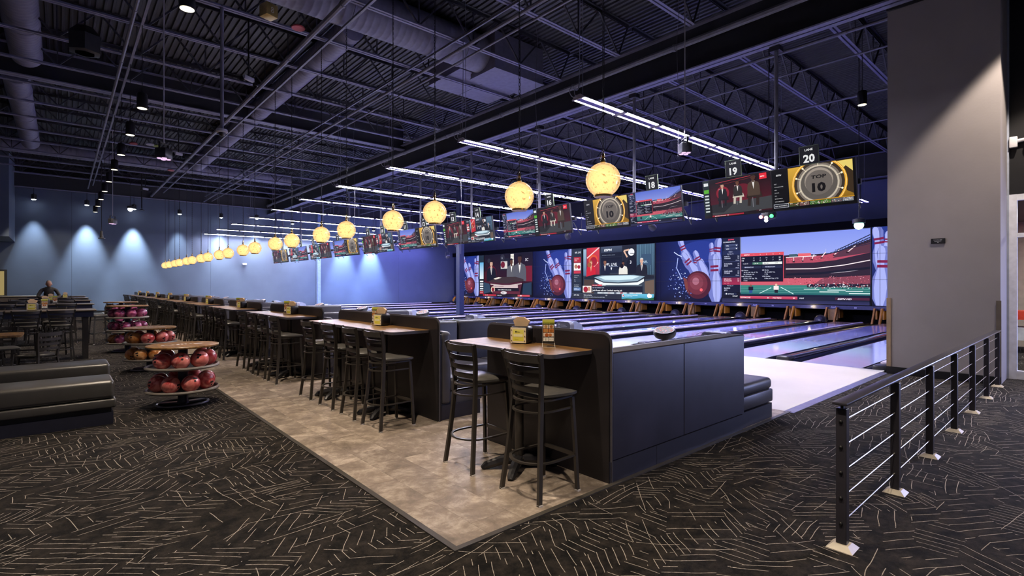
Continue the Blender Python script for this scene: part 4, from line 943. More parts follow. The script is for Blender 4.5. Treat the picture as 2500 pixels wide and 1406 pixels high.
def art_live(a, full):
    a.rect(0, 0, 1, 1, '#10131c'); a.rect(.15, .06, 1, 1, '#3a4452', '#20242e')
    a.rect(.15, .45, .19, .98, '#4a6a88', '#9ab8d0'); a.poly([(.195, .45), (.195, 1), (.36, 1), (.36, .45)], ['#701828', '#c83040', '#d84048', '#a02438']); a.line([(.2, .8), (.36, 1)], .012, '#f0d0d0'); a.line([(.2, .5), (.34, .72)], .02, '#f8e8e8'); a.ell(.28, .75, .06, None, '#d8502c', 18); a.ell(.285, .73, .045, None, '#a01c2c', 18)
    a.rect(.381, .885, .638, 1, '#2a3446', '#4a5568'); a.text('ESPN', .42, .915, .06, '#f4f6ff', .2, .03, wide=1.35); a.rect(.381, .80, .638, .88, '#141a26'); a.text('NATIONAL FOOTBALL LEAGUE', .395, .83, .022, '#9aa6b8', maxw=.23); a.rect(.381, .495, .638, .79, '#1a2436', '#0e1420'); a.text('NFL LIVE', .43, .63, .075, '#f0f4ff', 0, .01, maxw=.16); a.line([(.43, .615), (.59, .615)], .003, '#a0b0d0'); a.poly([(.5, .6), (.52, .6), (.515, .56), (.51, .55), (.505, .56)], '#e0e4f0')
    a.rect(.645, .47, .80, 1, '#15181f', '#20242e'); a.poly([(.70, .48), (.69, .68), (.73, .80), (.78, .80), (.805, .68), (.80, .48)], '#0e1118'); a.ell(.745, .87, .035, None, '#e8e8ee', 16); a.line([(.73, .85), (.775, .84)], .006, '#30343c'); a.line([(.70, .78), (.66, .90), (.72, .92)], .016, '#d8b098'); a.text('3', .73, .66, .08, '#e8e8f0', 0, .02)
    a.rect(.805, .45, 1, 1, '#2c4254', '#46647c')
    for q in range(7): a.line([(.82+q*.027, .45), (.82+q*.027, 1)], .006, '#6a8ca4', up=False)
    a.rect(.86, .62, .96, .82, '#37506a'); a.text('NFL', .875, .66, .06, '#a8c0d4', 0, .02, maxw=.07)
    suit_man(a, .255, .43, .32, '#c8202c', '#d8a080', '#9a5a30', '#d8a080'); a.ell(.235, .665, .026, None, '#9a5a30', 14); suit_man(a, .435, .44, .31, '#141c30', '#8a5c44', '#17100c', tie='#203060'); suit_man(a, .655, .44, .27, '#e0dcd4', '#6e4634', '#120c0a'); a.ell(.64, .62, .022, None, '#120c0a', 12); suit_man(a, .865, .42, .33, '#1a1c22', '#d8a890', '#d0d0d0', tie='#401818')
    a.poly([(.17, .42), (.30, .47), (.9, .46), (1, .43), (1, .38), (.8, .36), (.3, .37), (.17, .39)], '#1d2026'); a.poly([(.30, .42), (.40, .45), (.78, .45), (.90, .42), (.82, .34), (.6, .315), (.42, .33)], '#8ea8b8'); a.poly([(.36, .42), (.45, .44), (.74, .44), (.84, .42), (.76, .37), (.6, .355), (.44, .365)], '#cfe6f0'); a.poly([(.31, .38), (.42, .31), (.6, .295), (.82, .315), (.89, .38), (.89, .33), (.82, .26), (.6, .24), (.4, .25), (.31, .33)], '#e8f0f4'); a.poly([(.33, .27), (.87, .27), (.85, .14), (.35, .14)], '#55626c'); a.rect(.17, .1, .3, .37, '#4a3a30'); a.poly([(.90, .12), (1, .1), (1, .36), (.90, .33)], '#6a5848')
    a.rect(.345, .10, .87, .135, '#c8d0d8')
    for q in range(6): a.rect(.40+q*.075, .10, .43+q*.075, .135, '#b02c3c' if q % 2 else '#203050', up=False)
    # side column and captions
    a.rect(0, .0, .137, 1, '#1b222e', '#2a323e'); a.text('NFL LIVE', .045, .905, .05, '#f0f4ff', 0, .01, maxw=.08); a.rect(.03, .72, .125, .83, '#b02c38'); a.text('BREAKING', .04, .785, .025, '#ffffff', 0, .01, maxw=.075); a.text('NEWS', .04, .75, .025, '#ffffff', 0, .01, up=False); a.rect(.03, .56, .125, .71, '#f0e8e8'); a.ell(.06, .64, .022, None, '#b07860', 14); a.ell(.1, .63, .02, None, '#a02838', 12); a.rect(.03, .50, .125, .555, '#c03848')
    for y, t1, t2 in ((.44, 'Suburb Coach', 'Recovery'), (.355, 'Eye', 'P. A.'), (.255, 'Something for', 'NFL Coaches')): a.rect(.03, y-.035, .125, y+.04, '#2c3644'); a.text(t1, .038, y+.008, .022, '#dfe6f0', maxw=.08); a.text(t2, .038, y-.022, .022, '#dfe6f0', maxw=.08, up=False)
    a.rect(.03, .155, .125, .215, '#6a86b4'); a.text('Cardinals', .038, .19, .02, '#f4f8ff', maxw=.08); a.text('QB Competition', .038, .166, .02, '#f4f8ff', maxw=.08, up=False)
    a.rect(.275, .245, .41, .278, '#9a2430'); a.text('FIRST ROUND', .285, .253, .02, '#fff', 0, .01, maxw=.06); a.rect(.35, .248, .40, .275, '#e0505c'); a.text('MONDAY', .405, .253, .022, '#f4f4f8', 0, .01, maxw=.06); a.rect(.28, .13, .88, .243, '#161b26'); a.text('BUY OR OVERREACTION', .287, .205, .025, '#c8d0e0', 0, .01, maxw=.17); a.text('Josh Rosen will win Cardinals starting job', .285, .148, .042, '#ffffff', 0, .012, maxw=.56); a.rect(.155, .12, .27, .25, '#e8dcd8'); a.ell(.195, .18, .03, None, '#a02030', 14); a.rect(.225, .15, .255, .23, '#c08a70')
    a.rect(0, 0, 1, .09, '#262b36'); a.rect(.0, .09, .64, .1, '#3a4150'); a.text('ESPN  MLB', .035, .055, .03, '#e8ecf4', .15, .02, maxw=.1); a.text('Phillies vs Red Sox', .17, .058, .028, '#f0f4fa', 0, .01, maxw=.12); a.text('BOS (22-5, 2-42 QNT) vs Price (12-6, 42-27 ERA)', .17, .02, .026, '#c8d0dc', maxw=.27, up=False); a.text('7:07', .45, .058, .026, '#f0f4fa', up=False)
    a.rect(.645, 0, 1, .105, '#2a88a8', '#6cc0dc'); a.poly([(.645, 0), (.7, .02), (.78, .012), (.86, .03), (.93, .02), (1, .045), (1, 0)], '#1f5a34'); a.rect(.652, .05, .675, .09, '#f0f0f0'); a.ell(.664, .07, .007, None, '#d03040', 10); a.text('LITTLE LEAGUE WORLD SERIES', .685, .072, .02, '#f4fbff', 0, .01, maxw=.19); a.text('Aug 16-26 on ESPN', .685, .045, .02, '#e0f4ff', maxw=.17, up=False); a.ell(.95, .075, .02, None, '#ffffff', 12); a.ell(.965, .07, .016, None, '#ffffff', 12)
def art_men(a):
    a.rect(0, 0, 1, 1, '#0c0a10'); a.rect(.1, .3, 1, 1, '#301018', '#15121a'); a.ell(.25, .55, .1, None, '#601420', 18); a.rect(.88, .35, 1, .7, '#701824'); a.rect(.10, .3, .3, .6, '#451018'); a.rect(.42, .62, .60, .9, '#1a1c24'); a.rect(.435, .65, .56, .83, '#b8b4b4'); a.ell(.475, .75, .04, None, '#6a1c28', 16); a.rect(.515, .66, .555, .8, '#d8d0c8'); a.rect(.62, .7, .68, .99, '#e8e4da')
    for q in range(8): a.rect(.62, .72+q*.034, .68, .728+q*.034, '#504a44', up=False)
    a.text('SC', .88, .81, .09, '#d8d4dc', .15, .02); a.ell(.47, .92, .04, None, '#2c2c36', 16); a.text('6', .455, .89, .06, '#c0c4d0', 0, .02); a.ell(.2, .86, .03, None, '#2a2a34', 14)
    suit_man(a, .25, .36, .50, '#14161e', '#d0a890', '#201814', tie='#30343c'); suit_man(a, .64, .42, .46, '#5a5a60', '#5a3a2a', '#120c0a'); suit_man(a, .79, .36, .60, '#55565e', '#4a2e20', '#0e0a08')
    a.poly([(.2, .36), (.42, .46), (.72, .46), (.86, .4), (.86, .36), (.55, .30), (.24, .32)], '#3a2c2a'); a.poly([(.3, .42), (.40, .46), (.46, .44), (.34, .40)], '#e0d8cc'); a.poly([(.22, .34), (.55, .30), (.84, .345), (.80, .08), (.28, .06)], '#4a1c28'); a.poly([(.24, .30), (.55, .26), (.83, .31), (.83, .29), (.55, .24), (.24, .28)], '#c8b8b4'); a.rect(.30, .20, .76, .27, '#c9b4b4'); a.text('STATE OF THE REDSKINS', .32, .225, .03, '#5a2030', 0, .005, maxw=.42); a.rect(.27, .125, .78, .195, '#141218'); a.text('Robert Griffin III works out today', .39, .145, .035, '#f0f0f0', 0, .01, maxw=.35); a.ell(.29, .16, .04, None, '#e0c8b0', 16); a.ell(.29, .16, .026, None, '#801c28', 14); a.rect(.28, .06, .80, .115, '#5c2430'); a.ell(.5, .085, .06, .035, '#d8d0d4', 18); a.text('LIVE', .462, .067, .04, '#301018', 0, .02)
    a.poly([(.1, .05), (.25, .1), (.22, .3), (.1, .34)], '#2c4258'); a.poly([(.84, .06), (1, .05), (1, .33), (.86, .3)], '#22364a')
    a.rect(0, .0, .105, 1, '#141a22', '#20303c'); a.rect(.02, .42, .1, .83, '#dfe8ee', '#58a8d8')
    for j in range(5): a.rect(.025, .34-j*.06, .095, .375-j*.06, '#c8d0d8' if j % 2 else '#e8ecf0', up=False)
    a.rect(.02, .05, .1, .12, '#a02834'); a.text('GET WIRED', .03, .075, .02, '#fff', maxw=.06); a.rect(0, 0, 1, .05, '#1a1016'); a.rect(.09, .006, .36, .045, '#b02838'); a.text('46    67', .14, .013, .028, '#ffffff', 0, .01); a.text('FINAL SCORE', .38, .013, .026, '#f0f0f0', 0, .01); a.rect(.76, .004, .97, .045, '#c84a54'); a.text('ESPN', .80, .012, .03, '#ffffff', .2, .03)
def pin_shape(a, cx, cy, h, ang, col='#6f78c0', stripe='#7a1c44'):
    out = [(0, .22), (.045, .21), (.085, .08), (.16, .0), (.16, 0)]
    prof = [(.085, 0), (.14, .12), (.165, .3), (.14, .48), (.09, .62), (.075, .72), (.09, .82), (.10, .89), (.08, .96), (.03, 1.0)]
    L = [(-x, y) for x, y in prof]; R_ = [(x, y) for x, y in reversed(prof)]; P = L+R_; ca, sa = math.cos(math.radians(ang)), math.sin(math.radians(ang)); k = a.H/a.W
    def T(p):
        x, y = p[0]*h, (p[1]-.5)*h; return (cx+(x*ca-y*sa)*k, cy+x*sa+y*ca)
    a.poly([T(p) for p in P], col); a.poly([T((x*.55+.03, y)) for x, y in P], '#a4acea')
    for lo, hi in ((.64, .685), (.72, .765)): a.poly([T((-.088, lo)), (T((.088, lo))), T((.088, hi)), T((-.088, hi))], stripe)
def art_pins(a, flip=False):
    a.poly([(0, 0), (1, 0), (1, 1), (0, 1)], ['#05071c', '#080c28', '#24388c', '#0a1038']); a.ell(.68, .8, .30, .18, '#26388c', 28)
    for x, y, h, g in ((.62, .55, .5, -6), (.92, .70, .62, -8), (.86, .74, .4, 4), (.75, .42, .55, 14), (.9, .38, .75, 2), (.47, .78, .55, 22), (.58, .55, .62, 38), (.70, .60, .5, 26)): pin_shape(a, x, y, h, g)
    a.ell(.66, .27, .19, None, '#4a1a28', 30); a.ell(.65, .29, .15, None, '#6e2c38', 26); a.ell(.64, .31, .10, None, '#7e3a46', 22); a.ell(.63, .33, .05, None, '#a8687a', 18); a.ell(.71, .19, .022, None, '#ff6068', 12)
    r = random.Random(9); a.L += 1
    for i in range(90):
        q = r.random(); g = r.uniform(2.2, 4.4); d = .2+.3*q; x = .62+d*math.cos(g)*.9; y = .28+d*math.sin(g)*.75
        if .02 < x < .98 and .04 < y < .95: s = .006+.012*r.random(); a.poly([(x, y), (x+s*1.4, y+s*.4), (x+s*.5, y+s*1.6)], r.choice(['#8fa4f0', '#d0dcff', '#5a6cc0']), up=False)
    a.line([(.36, .72), (.34, .55), (.40, .42), (.39, .36)], .012, '#a8b8f8'); a.line([(.30, .82), (.36, .77), (.42, .74)], .012, '#c8d4ff')
    a.poly([(.44, .4), (.5, .36), (.52, .18), (.58, .08), (.48, .2)], '#7a3c34')
# monitors
TW, TH = 1.46, .815; TILT = math.radians(9)
def tvpt(x, y, n):   # local: picture plane facing -X, tilted down
    yy = y-TH/2
    return (-n*math.cos(TILT)-yy*math.sin(TILT), TW/2-x, yy*math.cos(TILT)-n*math.sin(TILT))
TVART = {}
def tv_parts(t, kind):
    if 'body' not in TVART:
        m = MB(); c = [tvpt(x, y, n) for n in (-.06, .0) for x, y in ((-.012, -.016), (TW+.012, -.016), (TW+.012, TH+.012), (-.012, TH+.012))]
        m.add(c, [(0, 1, 2, 3), (7, 6, 5, 4), (0, 4, 5, 1), (1, 5, 6, 2), (2, 6, 7, 3), (3, 7, 4, 0)]); me = m.mesh('monitor_frame', BLACK); fixn(me); TVART['body'] = me
        m = MB(); m.box(.05, -.12, -.12, .14, .12, .12); m.bar((.12, 0, 0), (.2, 0, .1), .06, .06); TVART['mount'] = m.mesh('wall_mount', BLACK)
    link('monitor_frame', TVART['body'], t); link('mount_bracket', TVART['mount'], t)
    if kind not in TVART:
        a = Art(TW, TH)
        {'stadium': lambda: art_stadium(a, False), 'top': lambda: art_top10(a), 'chairs': lambda: art_chairs(a), 'live': lambda: art_live(a, False)}[kind]()
        o = a.build('screen_picture', SCREEN, t, lambda x, y, n: tvpt(x, y, n+.002), .00025); TVART[kind] = o.data
    else: link('screen_picture', TVART[kind], t)
SIGNGLOW = attr_mat('glowing_sign_print', .8)  # emission added to the sign print so the lettering shows bright
KINDS_ = {20: 'top', 19: 'chairs', 18: 'stadium', 17: 'top', 16: 'chairs', 15: 'stadium', 14: 'live', 13: 'chairs', 12: 'top', 11: 'stadium', 10: 'live', 9: 'chairs', 8: 'top', 7: 'stadium', 6: 'chairs', 5: 'live', 4: 'stadium', 3: 'live', 2: 'top', 1: 'chairs'}
WHAT = {'top': 'a gold top ten countdown', 'chairs': 'three seated men before a red set', 'stadium': 'a red stadium under blue sky', 'live': 'a studio news desk'}
sb = MB(); sb.rbox(-.012, -.175, 0, .012, .175, .36, .004, 1); SIGNB = sb.mesh('sign_board', mat('green_sign_edge', '#6a7a5a', .5))
for i, yc in enumerate(PAIR):
    for n, y in ((20-2*i, yc-.735), (19-2*i, yc+.745)):
        t = thing('lane_monitor', 'lane %s hanging monitor showing %s' % (NUM[n], WHAT[KINDS_[n]]), 'monitor', (10.9, y, 3.5), 0, 'lane monitors'); tv_parts(t, KINDS_[n])
        g = thing('lane_sign', 'dark square sign reading LANE %s on top of its monitor' % NUM[n], 'sign', (10.84, y+.02, 3.905), 0, 'lane number signs')
        g.rotation_euler = (0, -math.radians(8), 0)
        link('sign_board', SIGNB, g); a = Art(.35, .36); a.rect(.03, .03, .97, .97, '#1c1c22'); a.text('LANE', .5, .74, .15, '#ffffff', 0, .03, 'c', wide=1.1); a.text(str(n), .5, .14, .56, '#ffffff', 0, .035, 'c', maxw=.8)
        a.build('lettering', SIGNGLOW, g, lambda x, y_, q: (-.0125-q, .175-x, y_), .0004)
    t = thing('monitor_pole', 'grey drop pole holding the monitors of lanes %s and %s' % (NUM[20-2*i], NUM[19-2*i]), 'pole', (11.1, yc, 3.5), 0, 'monitor poles')
    m = MB(); m.tube([(0, 0, 0), (0, 0, 3.0)], .04, 10); m.build('pole', PIPE, t); m = MB(); m.box(-.04, -1.5, -.05, .04, 1.55, .05); m.build('cross_bar', BLACK, t)
    m = MB(); m.box(-.1, -.1, 2.9, .1, .1, 3.0); m.build('top_clamp', BLACK, t)
    for s in (-1.4, 1.45): m = MB(); m.bar((0, s, -.1), (.35, s, -.45), .02, .02); m.bar((.35, s, -.45), (.35, s, .2), .012, .012); m.build('stay_bar', BLACK, t)
# ------------------------------------------------------------ masking units over the pin decks
def wallpt(Y0, Z0, X):
    return lambda x, y, n: (X-n, Y0-x, Z0+y)
hd = thing('masking_header', 'long black header band above the video walls', 'header', (XP, 2.4, 4.106))
MB().box(-.05, 0, 0, .9, 35.7, .34).build('header_board', HEADB, hd)
lp = thing('masking_sill', 'dark blue sill with lane numbers under the video walls', 'sill', (XP, 2.4, .5)); SILL = mat('dark_blue_sill', '#33365c', .35)
MB().box(-.06, 0, 0, .25, 35.7, .17).build('sill_board', SILL, lp)
a = Art(35.7, .17)
for i, yc in enumerate(PAIR):
    for n, y in ((20-2*i, yc-.87), (19-2*i, yc+.87)): a.text(str(n), (38.1-y)/35.7, .3, .62, '#d8dcf4', 0, .02, 'c')
    a.text('Amf', (38.1-yc)/35.7, .3, .7, '#b8bce0', .2, .02, 'c')
a.build('lettering', PRINT, lp, lambda x, y, n: (-.0605-n, 35.7-x, y), .003)
for Y0, Y1, kind, lab in ((13.07, 6.41, 's', 'giant video wall showing a red stadium and a score table'), (23.76, 17.18, 'l', 'giant video wall showing a sports news desk'), (34.23, 27.73, 'm', 'giant video wall showing three men in suits')):
    t = thing('giant_screen', lab, 'screen', (XP, Y1, .68), 0, 'video walls'); Wd = Y0-Y1; MB().box(0, 0, 0, .12, Wd, 3.42).build('screen_frame', BLACK, t)
    a = Art(Wd-.06, 3.36); {'s': lambda: art_stadium(a, True), 'l': lambda: art_live(a, True), 'm': lambda: art_men(a)}[kind]()
    a.build('screen_picture', WALLSCREEN, t, lambda x, y, n: (-.003-n, Wd-.03-x, .03+y), .0012)
for q, (Y0, Y1, lab) in enumerate(((6.38, 2.45, 'tall pin picture panel between the stadium screen and the grey wall'), (17.15, 13.1, 'tall pin picture panel between the stadium and news desk screens'), (27.7, 23.79, 'tall pin picture panel between the news desk and three men screens'), (37.9, 34.26, 'tall pin picture panel nearest the far wall'))):
    t = thing('picture_panel', lab, 'screen', (XP, Y1, .68), 0, 'pin picture panels'); Wd = Y0-Y1; MB().box(0.02, 0, 0, .12, Wd, 3.42).build('panel_frame', BLACK, t)
    a = Art(Wd, 3.42); art_pins(a)
    if q == 0: a.v = [(1-x_, y_, l_) for x_, y_, l_ in a.v]; a.f = [tuple(reversed(f_)) for f_ in a.f]; a.c = [list(reversed(c_)) for c_ in a.c]
    a.build('screen_picture', WALLSCREEN, t, lambda x, y, n: (.015-n, Wd-x, y), .0009)
    for y in (.0, .32, Wd-.3, Wd-.012): MB().box(-.028, y, 0, -.018, y+.014, 3.42).build('panel_joint', BLACK, t)
    for z in (1.14, 2.28): MB().box(-.028, 0, z-.007, -.018, Wd, z+.007).build('panel_joint', BLACK, t)
# pits
pit = thing('pin_pit', 'long dark pit behind the lanes under the video walls', 'pit', (XP, 2.46, -.1)); MB().box(.9, 0, 0, 1.0, 35.7, .8).build('pit_back', HEADB, pit); MB().box(-.9, 0, -.05, .95, 35.7, .02).build('pit_floor', HEADB, pit)
kb = thing('kickback_post', 'x', 'post'); m = MB(); m.prism([(-.66, -.09), (-.48, -.09), (-.06, .59), (-.24, .59)], lambda a, b, q: (a, q, b), -.03, .03); me = m.mesh('slanted_post', KICKW); fixn(me); link('slanted_post', me, kb); m = MB(); m.box(.05, -.03, .1, .6, .03, .5); m.build('side_board', KICKW, kb); remember(kb)
q = 0
for i, yc in enumerate(PAIR):
    for dy, w in ((.2, 'inner'), (-.2, 'inner'), (1.62, 'outer'), (-1.62, 'outer')):
        n = (19-2*i) if dy > 0 else (20-2*i); lab = 'slanted orange wooden %s kickback post behind lane %s' % (w, NUM[n])
        if q == 0: kb.location = (XP-.05, yc+dy, 0); kb['label'] = lab; kb['group'] = 'kickback posts'
        else: dup(kb, (XP-.05, yc+dy, 0), 0, lab, 'kickback posts')
        q += 1
    pl_ = bpy.data.lights.new('assumed_pit_lamp', 'POINT'); pl_.energy = 9; pl_.color = (1, .78, .45); pl_.shadow_soft_size = .06; po = bpy.data.objects.new('assumed_pit_lamp', pl_); COL.objects.link(po); po.location = (XP-.35, yc+.9, .58)  # warm lamp assumed in the pit, no lamp body built
    t = thing('pit_cover_board', 'tan upright board between lanes %s and %s under the video walls' % (NUM[20-2*i], NUM[19-2*i]), 'board', (XP, yc, 0), 0, 'pit boards'); MB().rbox(-.1, -.19, 0, .1, .19, .5, .01, 1).build('board', mat('tan_pit_board', '#86683c', .5), t)
# ------------------------------------------------------------ ball returns
br = thing('ball_return', 'x', 'ball return')
m = MB(); pr = [(0, 0), (0, .55), (.03, .70), (.12, .765), (.25, .765), (.45, .70), (.58, .5), (.64, .2), (.65, 0)]
m.prism(pr, lambda a, b, q: (a*.82, q, b), -.19, .19); me = m.mesh('hood', mat('blue_grey_hood_side', '#9aa2c0', .35)); fixn(me); link('hood', me, br)
m = MB(); ou = rrect(-.21, .0, .21, .76, .08, 5); 
arch = [(-.14, .12)]+[(-.14, .44)]+arc(0, .44, .14, 180, 0, 10)+[(.14, .12)]
m.prism(ou, lambda a, b, q: (q, a, b), -.03, .10); me = m.mesh('front_plate', GREYP); fixn(me); link('front_plate', me, br)
m = MB(); m.prism(arch, lambda a, b, q: (q, a, b), -.034, -.028); me = m.mesh('ball_opening', BLACK); fixn(me); link('ball_opening', me, br)
a = Art(.3, .1); a.rect(0, .1, .2, .9, '#dfe2ea'); a.text('K', .04, .2, .7, '#44485a', 0, .05); a.rect(.25, .35, .9, .45, '#dfe2ea'); a.rect(.25, .6, .75, .68, '#dfe2ea'); a.build('logo', PRINT, br, lambda x, y, n: (-.0305-n, .15-x, .62+y), .0004)
m = MB()
for s in (-.12, .12): m.tube([(-1.3, s, .42), (0, s, .45)], .016, 8)
for s in (-.2, .2): m.tube([(-1.35, s, .5), (-1.3, s, .52), (0, s, .54)], .014, 8)
m.build('track_rail', CHROME, br)
m = MB(); m.box(-1.35, -.14, 0, -1.2, .14, .4); m.box(-.6, -.12, 0, -.5, .12, .42); m.build('rail_support', DARKP, br)
m = MB()
for x in (-1.05, -.72): m.tube([(x-.14, -.2, .56), (x, -.2, .70), (x+.14, -.2, .62)], .014, 8)
m.build('bent_handle', CHROME, br); remember(br)
con = thing('lane_console', 'x', 'console')
m = MB(); m.lathe([(.17, 0), (.17, .03), (.06, .06), (.055, .74), (.08, .78)], 20); m.build('stem', DARKP, con)
CT = Matrix.Translation((0, 0, .80)) @ Matrix.Rotation(-.30, 4, 'Y') @ Matrix.Rotation(.12, 4, 'X')
m = MB(); m.lathe([(.06, -.03), (.15, .0), (.17, .04), (.165, .085), (.15, .10)], 28, CT); m.build('round_head', DARKP, con)
a = Art(.3, .3); a.ell(.5, .5, .5, None, '#c8c0c0', 28); a.ell(.5, .5, .45, None, '#6a5a58', 28); r = random.Random(4)
for k in range(46):
    g = r.uniform(0, 6.28); d = .42*math.sqrt(r.random()); x = .5+d*math.cos(g); y = .5+d*math.sin(g); a.ell(x, y, .035, None, r.choice(['#d8402c', '#e06a3a', '#b82c24', '#d8b040', '#e8e0d8', '#7a8a50']), 6)
o_ = a.build('top_disc', PRINT, con, lambda x, y, n: tuple(CT @ Vector((x-.15, y-.15, .1012+n))), .0001); o_['label'] = 'top disc with a red mosaic print'; remember(con)
for i, yc in enumerate(PAIR):
    nm = '%s and %s' % (NUM[20-2*i], NUM[19-2*i])
    l1 = 'grey ball return hood with chrome rails for lanes %s' % nm; l2 = 'round topped console with red mosaic disc for lanes %s' % nm
    if i == 0:
        br.location = (8.45, yc, 0); br['label'] = l1; br['group'] = 'ball returns'; con.location = (6.94, yc, 0); con['label'] = l2; con['group'] = 'lane consoles'
    else:
        dup(br, (8.45, yc, 0), 0, l1, 'ball returns'); dup(con, (6.94, yc, 0), 0, l2, 'lane consoles')
# ------------------------------------------------------------ bowling ball racks
def ball_mat(n, c1, c2):
    m = bpy.data.materials.new(n); m.use_nodes = True; nt = m.node_tree; N = nt.nodes; L = nt.links; b = N['Principled BSDF']
    tc = N.new('ShaderNodeTexCoord'); oi = N.new('ShaderNodeObjectInfo'); ad = N.new('ShaderNodeVectorMath'); ad.operation = 'MULTIPLY_ADD'; L.new(oi.outputs['Random'], ad.inputs[0]); ad.inputs[1].default_value = (9, 5, 7); L.new(tc.outputs['Object'], ad.inputs[2])
    nz = N.new('ShaderNodeTexNoise'); nz.inputs['Scale'].default_value = 5; nz.inputs['Detail'].default_value = 4; nz.inputs['Distortion'].default_value = 2.4; L.new(ad.outputs[0], nz.inputs['Vector'])
    rp = N.new('ShaderNodeValToRGB'); e = rp.color_ramp.elements; e[0].position = .38; e[0].color = lin(c1)+(1,); e[1].position = .62; e[1].color = lin(c2)+(1,)
    L.new(nz.outputs['Fac'], rp.inputs[0]); L.new(rp.outputs[0], b.inputs['Base Color']); b.inputs['Roughness'].default_value = .16; b.inputs['Coat Weight'].default_value = .5; b.inputs['Coat Roughness'].default_value = .08
    return m
BALLM = {'red': ball_mat('marbled_red_ball', '#cc4448', '#ff9c92'), 'orange': ball_mat('marbled_orange_ball', '#c87834', '#f6b878'), 'purple': ball_mat('marbled_purple_ball', '#842a56', '#cc6a8c'), 'teal': ball_mat('marbled_teal_ball', '#1c5a6c', '#4a98a8')}
def ball_meshes():
    d = {}
    for n, mt in BALLM.items():
        m = MB(); m.sphere((0, 0, 0), .108, 24, 16); d[n] = m.mesh('ball_shell', mt, 80)
    h = MB()
    for a, b in ((0.10, .16), (-.12, .15), (0.0, -.22)):
        q = Vector((a, -1, b)).normalized().to_track_quat('Z', 'Y').to_matrix().to_4x4(); h.lathe([(.0001, .104), (.0001, .1088), (.014, .1082), (.0145, .10)], 10, q)
    d['h'] = h.mesh('finger_holes', BLACK); return d
BM = ball_meshes(); CHRD = mat('grey_rubber_rim', '#8a837c', .4); RACKC = mat('dark_rack_column', '#3a3644', .35)
def rack(idx, x, y, tiers, cols, lab):
    t = thing('ball_rack', lab, 'ball rack', (x, y, 0), 0, 'round ball racks')
    base = .2
    m = MB(); m.lathe([(.30, .004), (.30, .02), (.25, .03)], 32); 
    m = MB()
    m.tube([(.29*math.cos(2*PI*k/28), .24*math.sin(2*PI*k/28), .02) for k in range(28)], .018, 8, closed=True)
    for a in (0.4, 2.5, 4.6): m.bar((0, 0, .03), (.28*math.cos(a), .235*math.sin(a), .02), .09, .02)
    m.build('foot_ring', mat('brushed_foot_metal', '#77747c', .3, .7), t)
    top = base+.3*(tiers-1)+.265
    m = MB(); m.lathe([(.075, .02), (.06, .06), (.055, top)], 18); m.build('centre_column', RACKC, t)
    for k in range(tiers):
        z = base+.3*k; m = MB(); m.lathe([(.06, z-.01), (.36, z-.012), (.40, z-.004), (.40, z+.004), (.06, z+.0)], 40); m.build('tray', CHRD, t)
        m = MB(); m.tube([(.405*math.cos(2*PI*j/40), .405*math.sin(2*PI*j/40), z+.012) for j in range(40)], .02, 8, closed=True); m.build('tray_rim', CHRD, t)
    m = MB(); m.lathe([(.02, top), (.40, top), (.412, top+.008), (.412, top+.022), (.405, top+.028), (.001, top+.028)], 44); m.build('table_top', TOPW, t)
    a = Art(.5, .14); a.ell(.16, .5, .15, .3, '#d8d4d8', 18); a.ell(.86, .5, .12, .28, '#d8d4d8', 18); a.rect(.36, .2, .42, .8, '#d8d4d8'); a.rect(.46, .2, .5, .8, '#d8d4d8'); a.rect(.54, .2, .58, .8, '#d8d4d8'); a.rect(.65, .55, .7, .75, '#d8d4d8'); a.rect(.65, .25, .7, .45, '#d8d4d8'); a.ell(.16, .5, .09, .16, '#7a5c40', 16)
    a.build('printed_mark', PRINT, t, lambda u, v, n: (u-.25, v-.07, top+.0285+n), .0004)
    c, s = math.cos(-YAW), math.sin(-YAW)
    for k in range(tiers):
        z = base+.3*k+.11; n = 8
        for j in range(n):
            a_ = 2*PI*(j+.5*(k % 2)+.2)/n; r = .285; bx = x+r*math.cos(a_); by = y+r*math.sin(a_)
            if random.random() < .12 and by > y: continue
            col = cols[k][j % len(cols[k])]; b = thing('bowling_ball', '%s marbled ball, %s round the %s tray of the %s' % (col, ORD[j], ('lowest', 'second', 'third')[k], RN[idx]), 'bowling ball', (bx, by, z), 0, 'bowling balls on the racks')
            view = math.atan2(-by, -bx)+random.uniform(-1.0, 1.0)
            b.rotation_euler = (random.uniform(-.7, .5), random.uniform(-.4, .4), view+PI/2)
            link('ball_shell', BM[col], b); link('finger_holes', BM['h'], b)
RN = ['nearest round rack', 'second round rack', 'third round rack', 'farthest round rack']
rack(0, 1.20, 7.96, 2, [['red'], ['red']], 'two tier round ball rack of red balls beside the black ottomans')
rack(1, 1.24, 11.68, 2, [['orange'], ['orange', 'orange', 'red', 'orange', 'orange', 'red', 'red', 'red']], 'two tier round ball rack of mostly orange balls')
rack(2, 1.18, 15.3, 3, [['orange', 'purple'], ['purple'], ['purple']], 'three tier round ball rack with purple balls over orange ones')
rack(3, 1.30, 18.9, 3, [['teal', 'purple'], ['teal', 'purple'], ['purple']], 'three tier round ball rack of purple and teal balls')
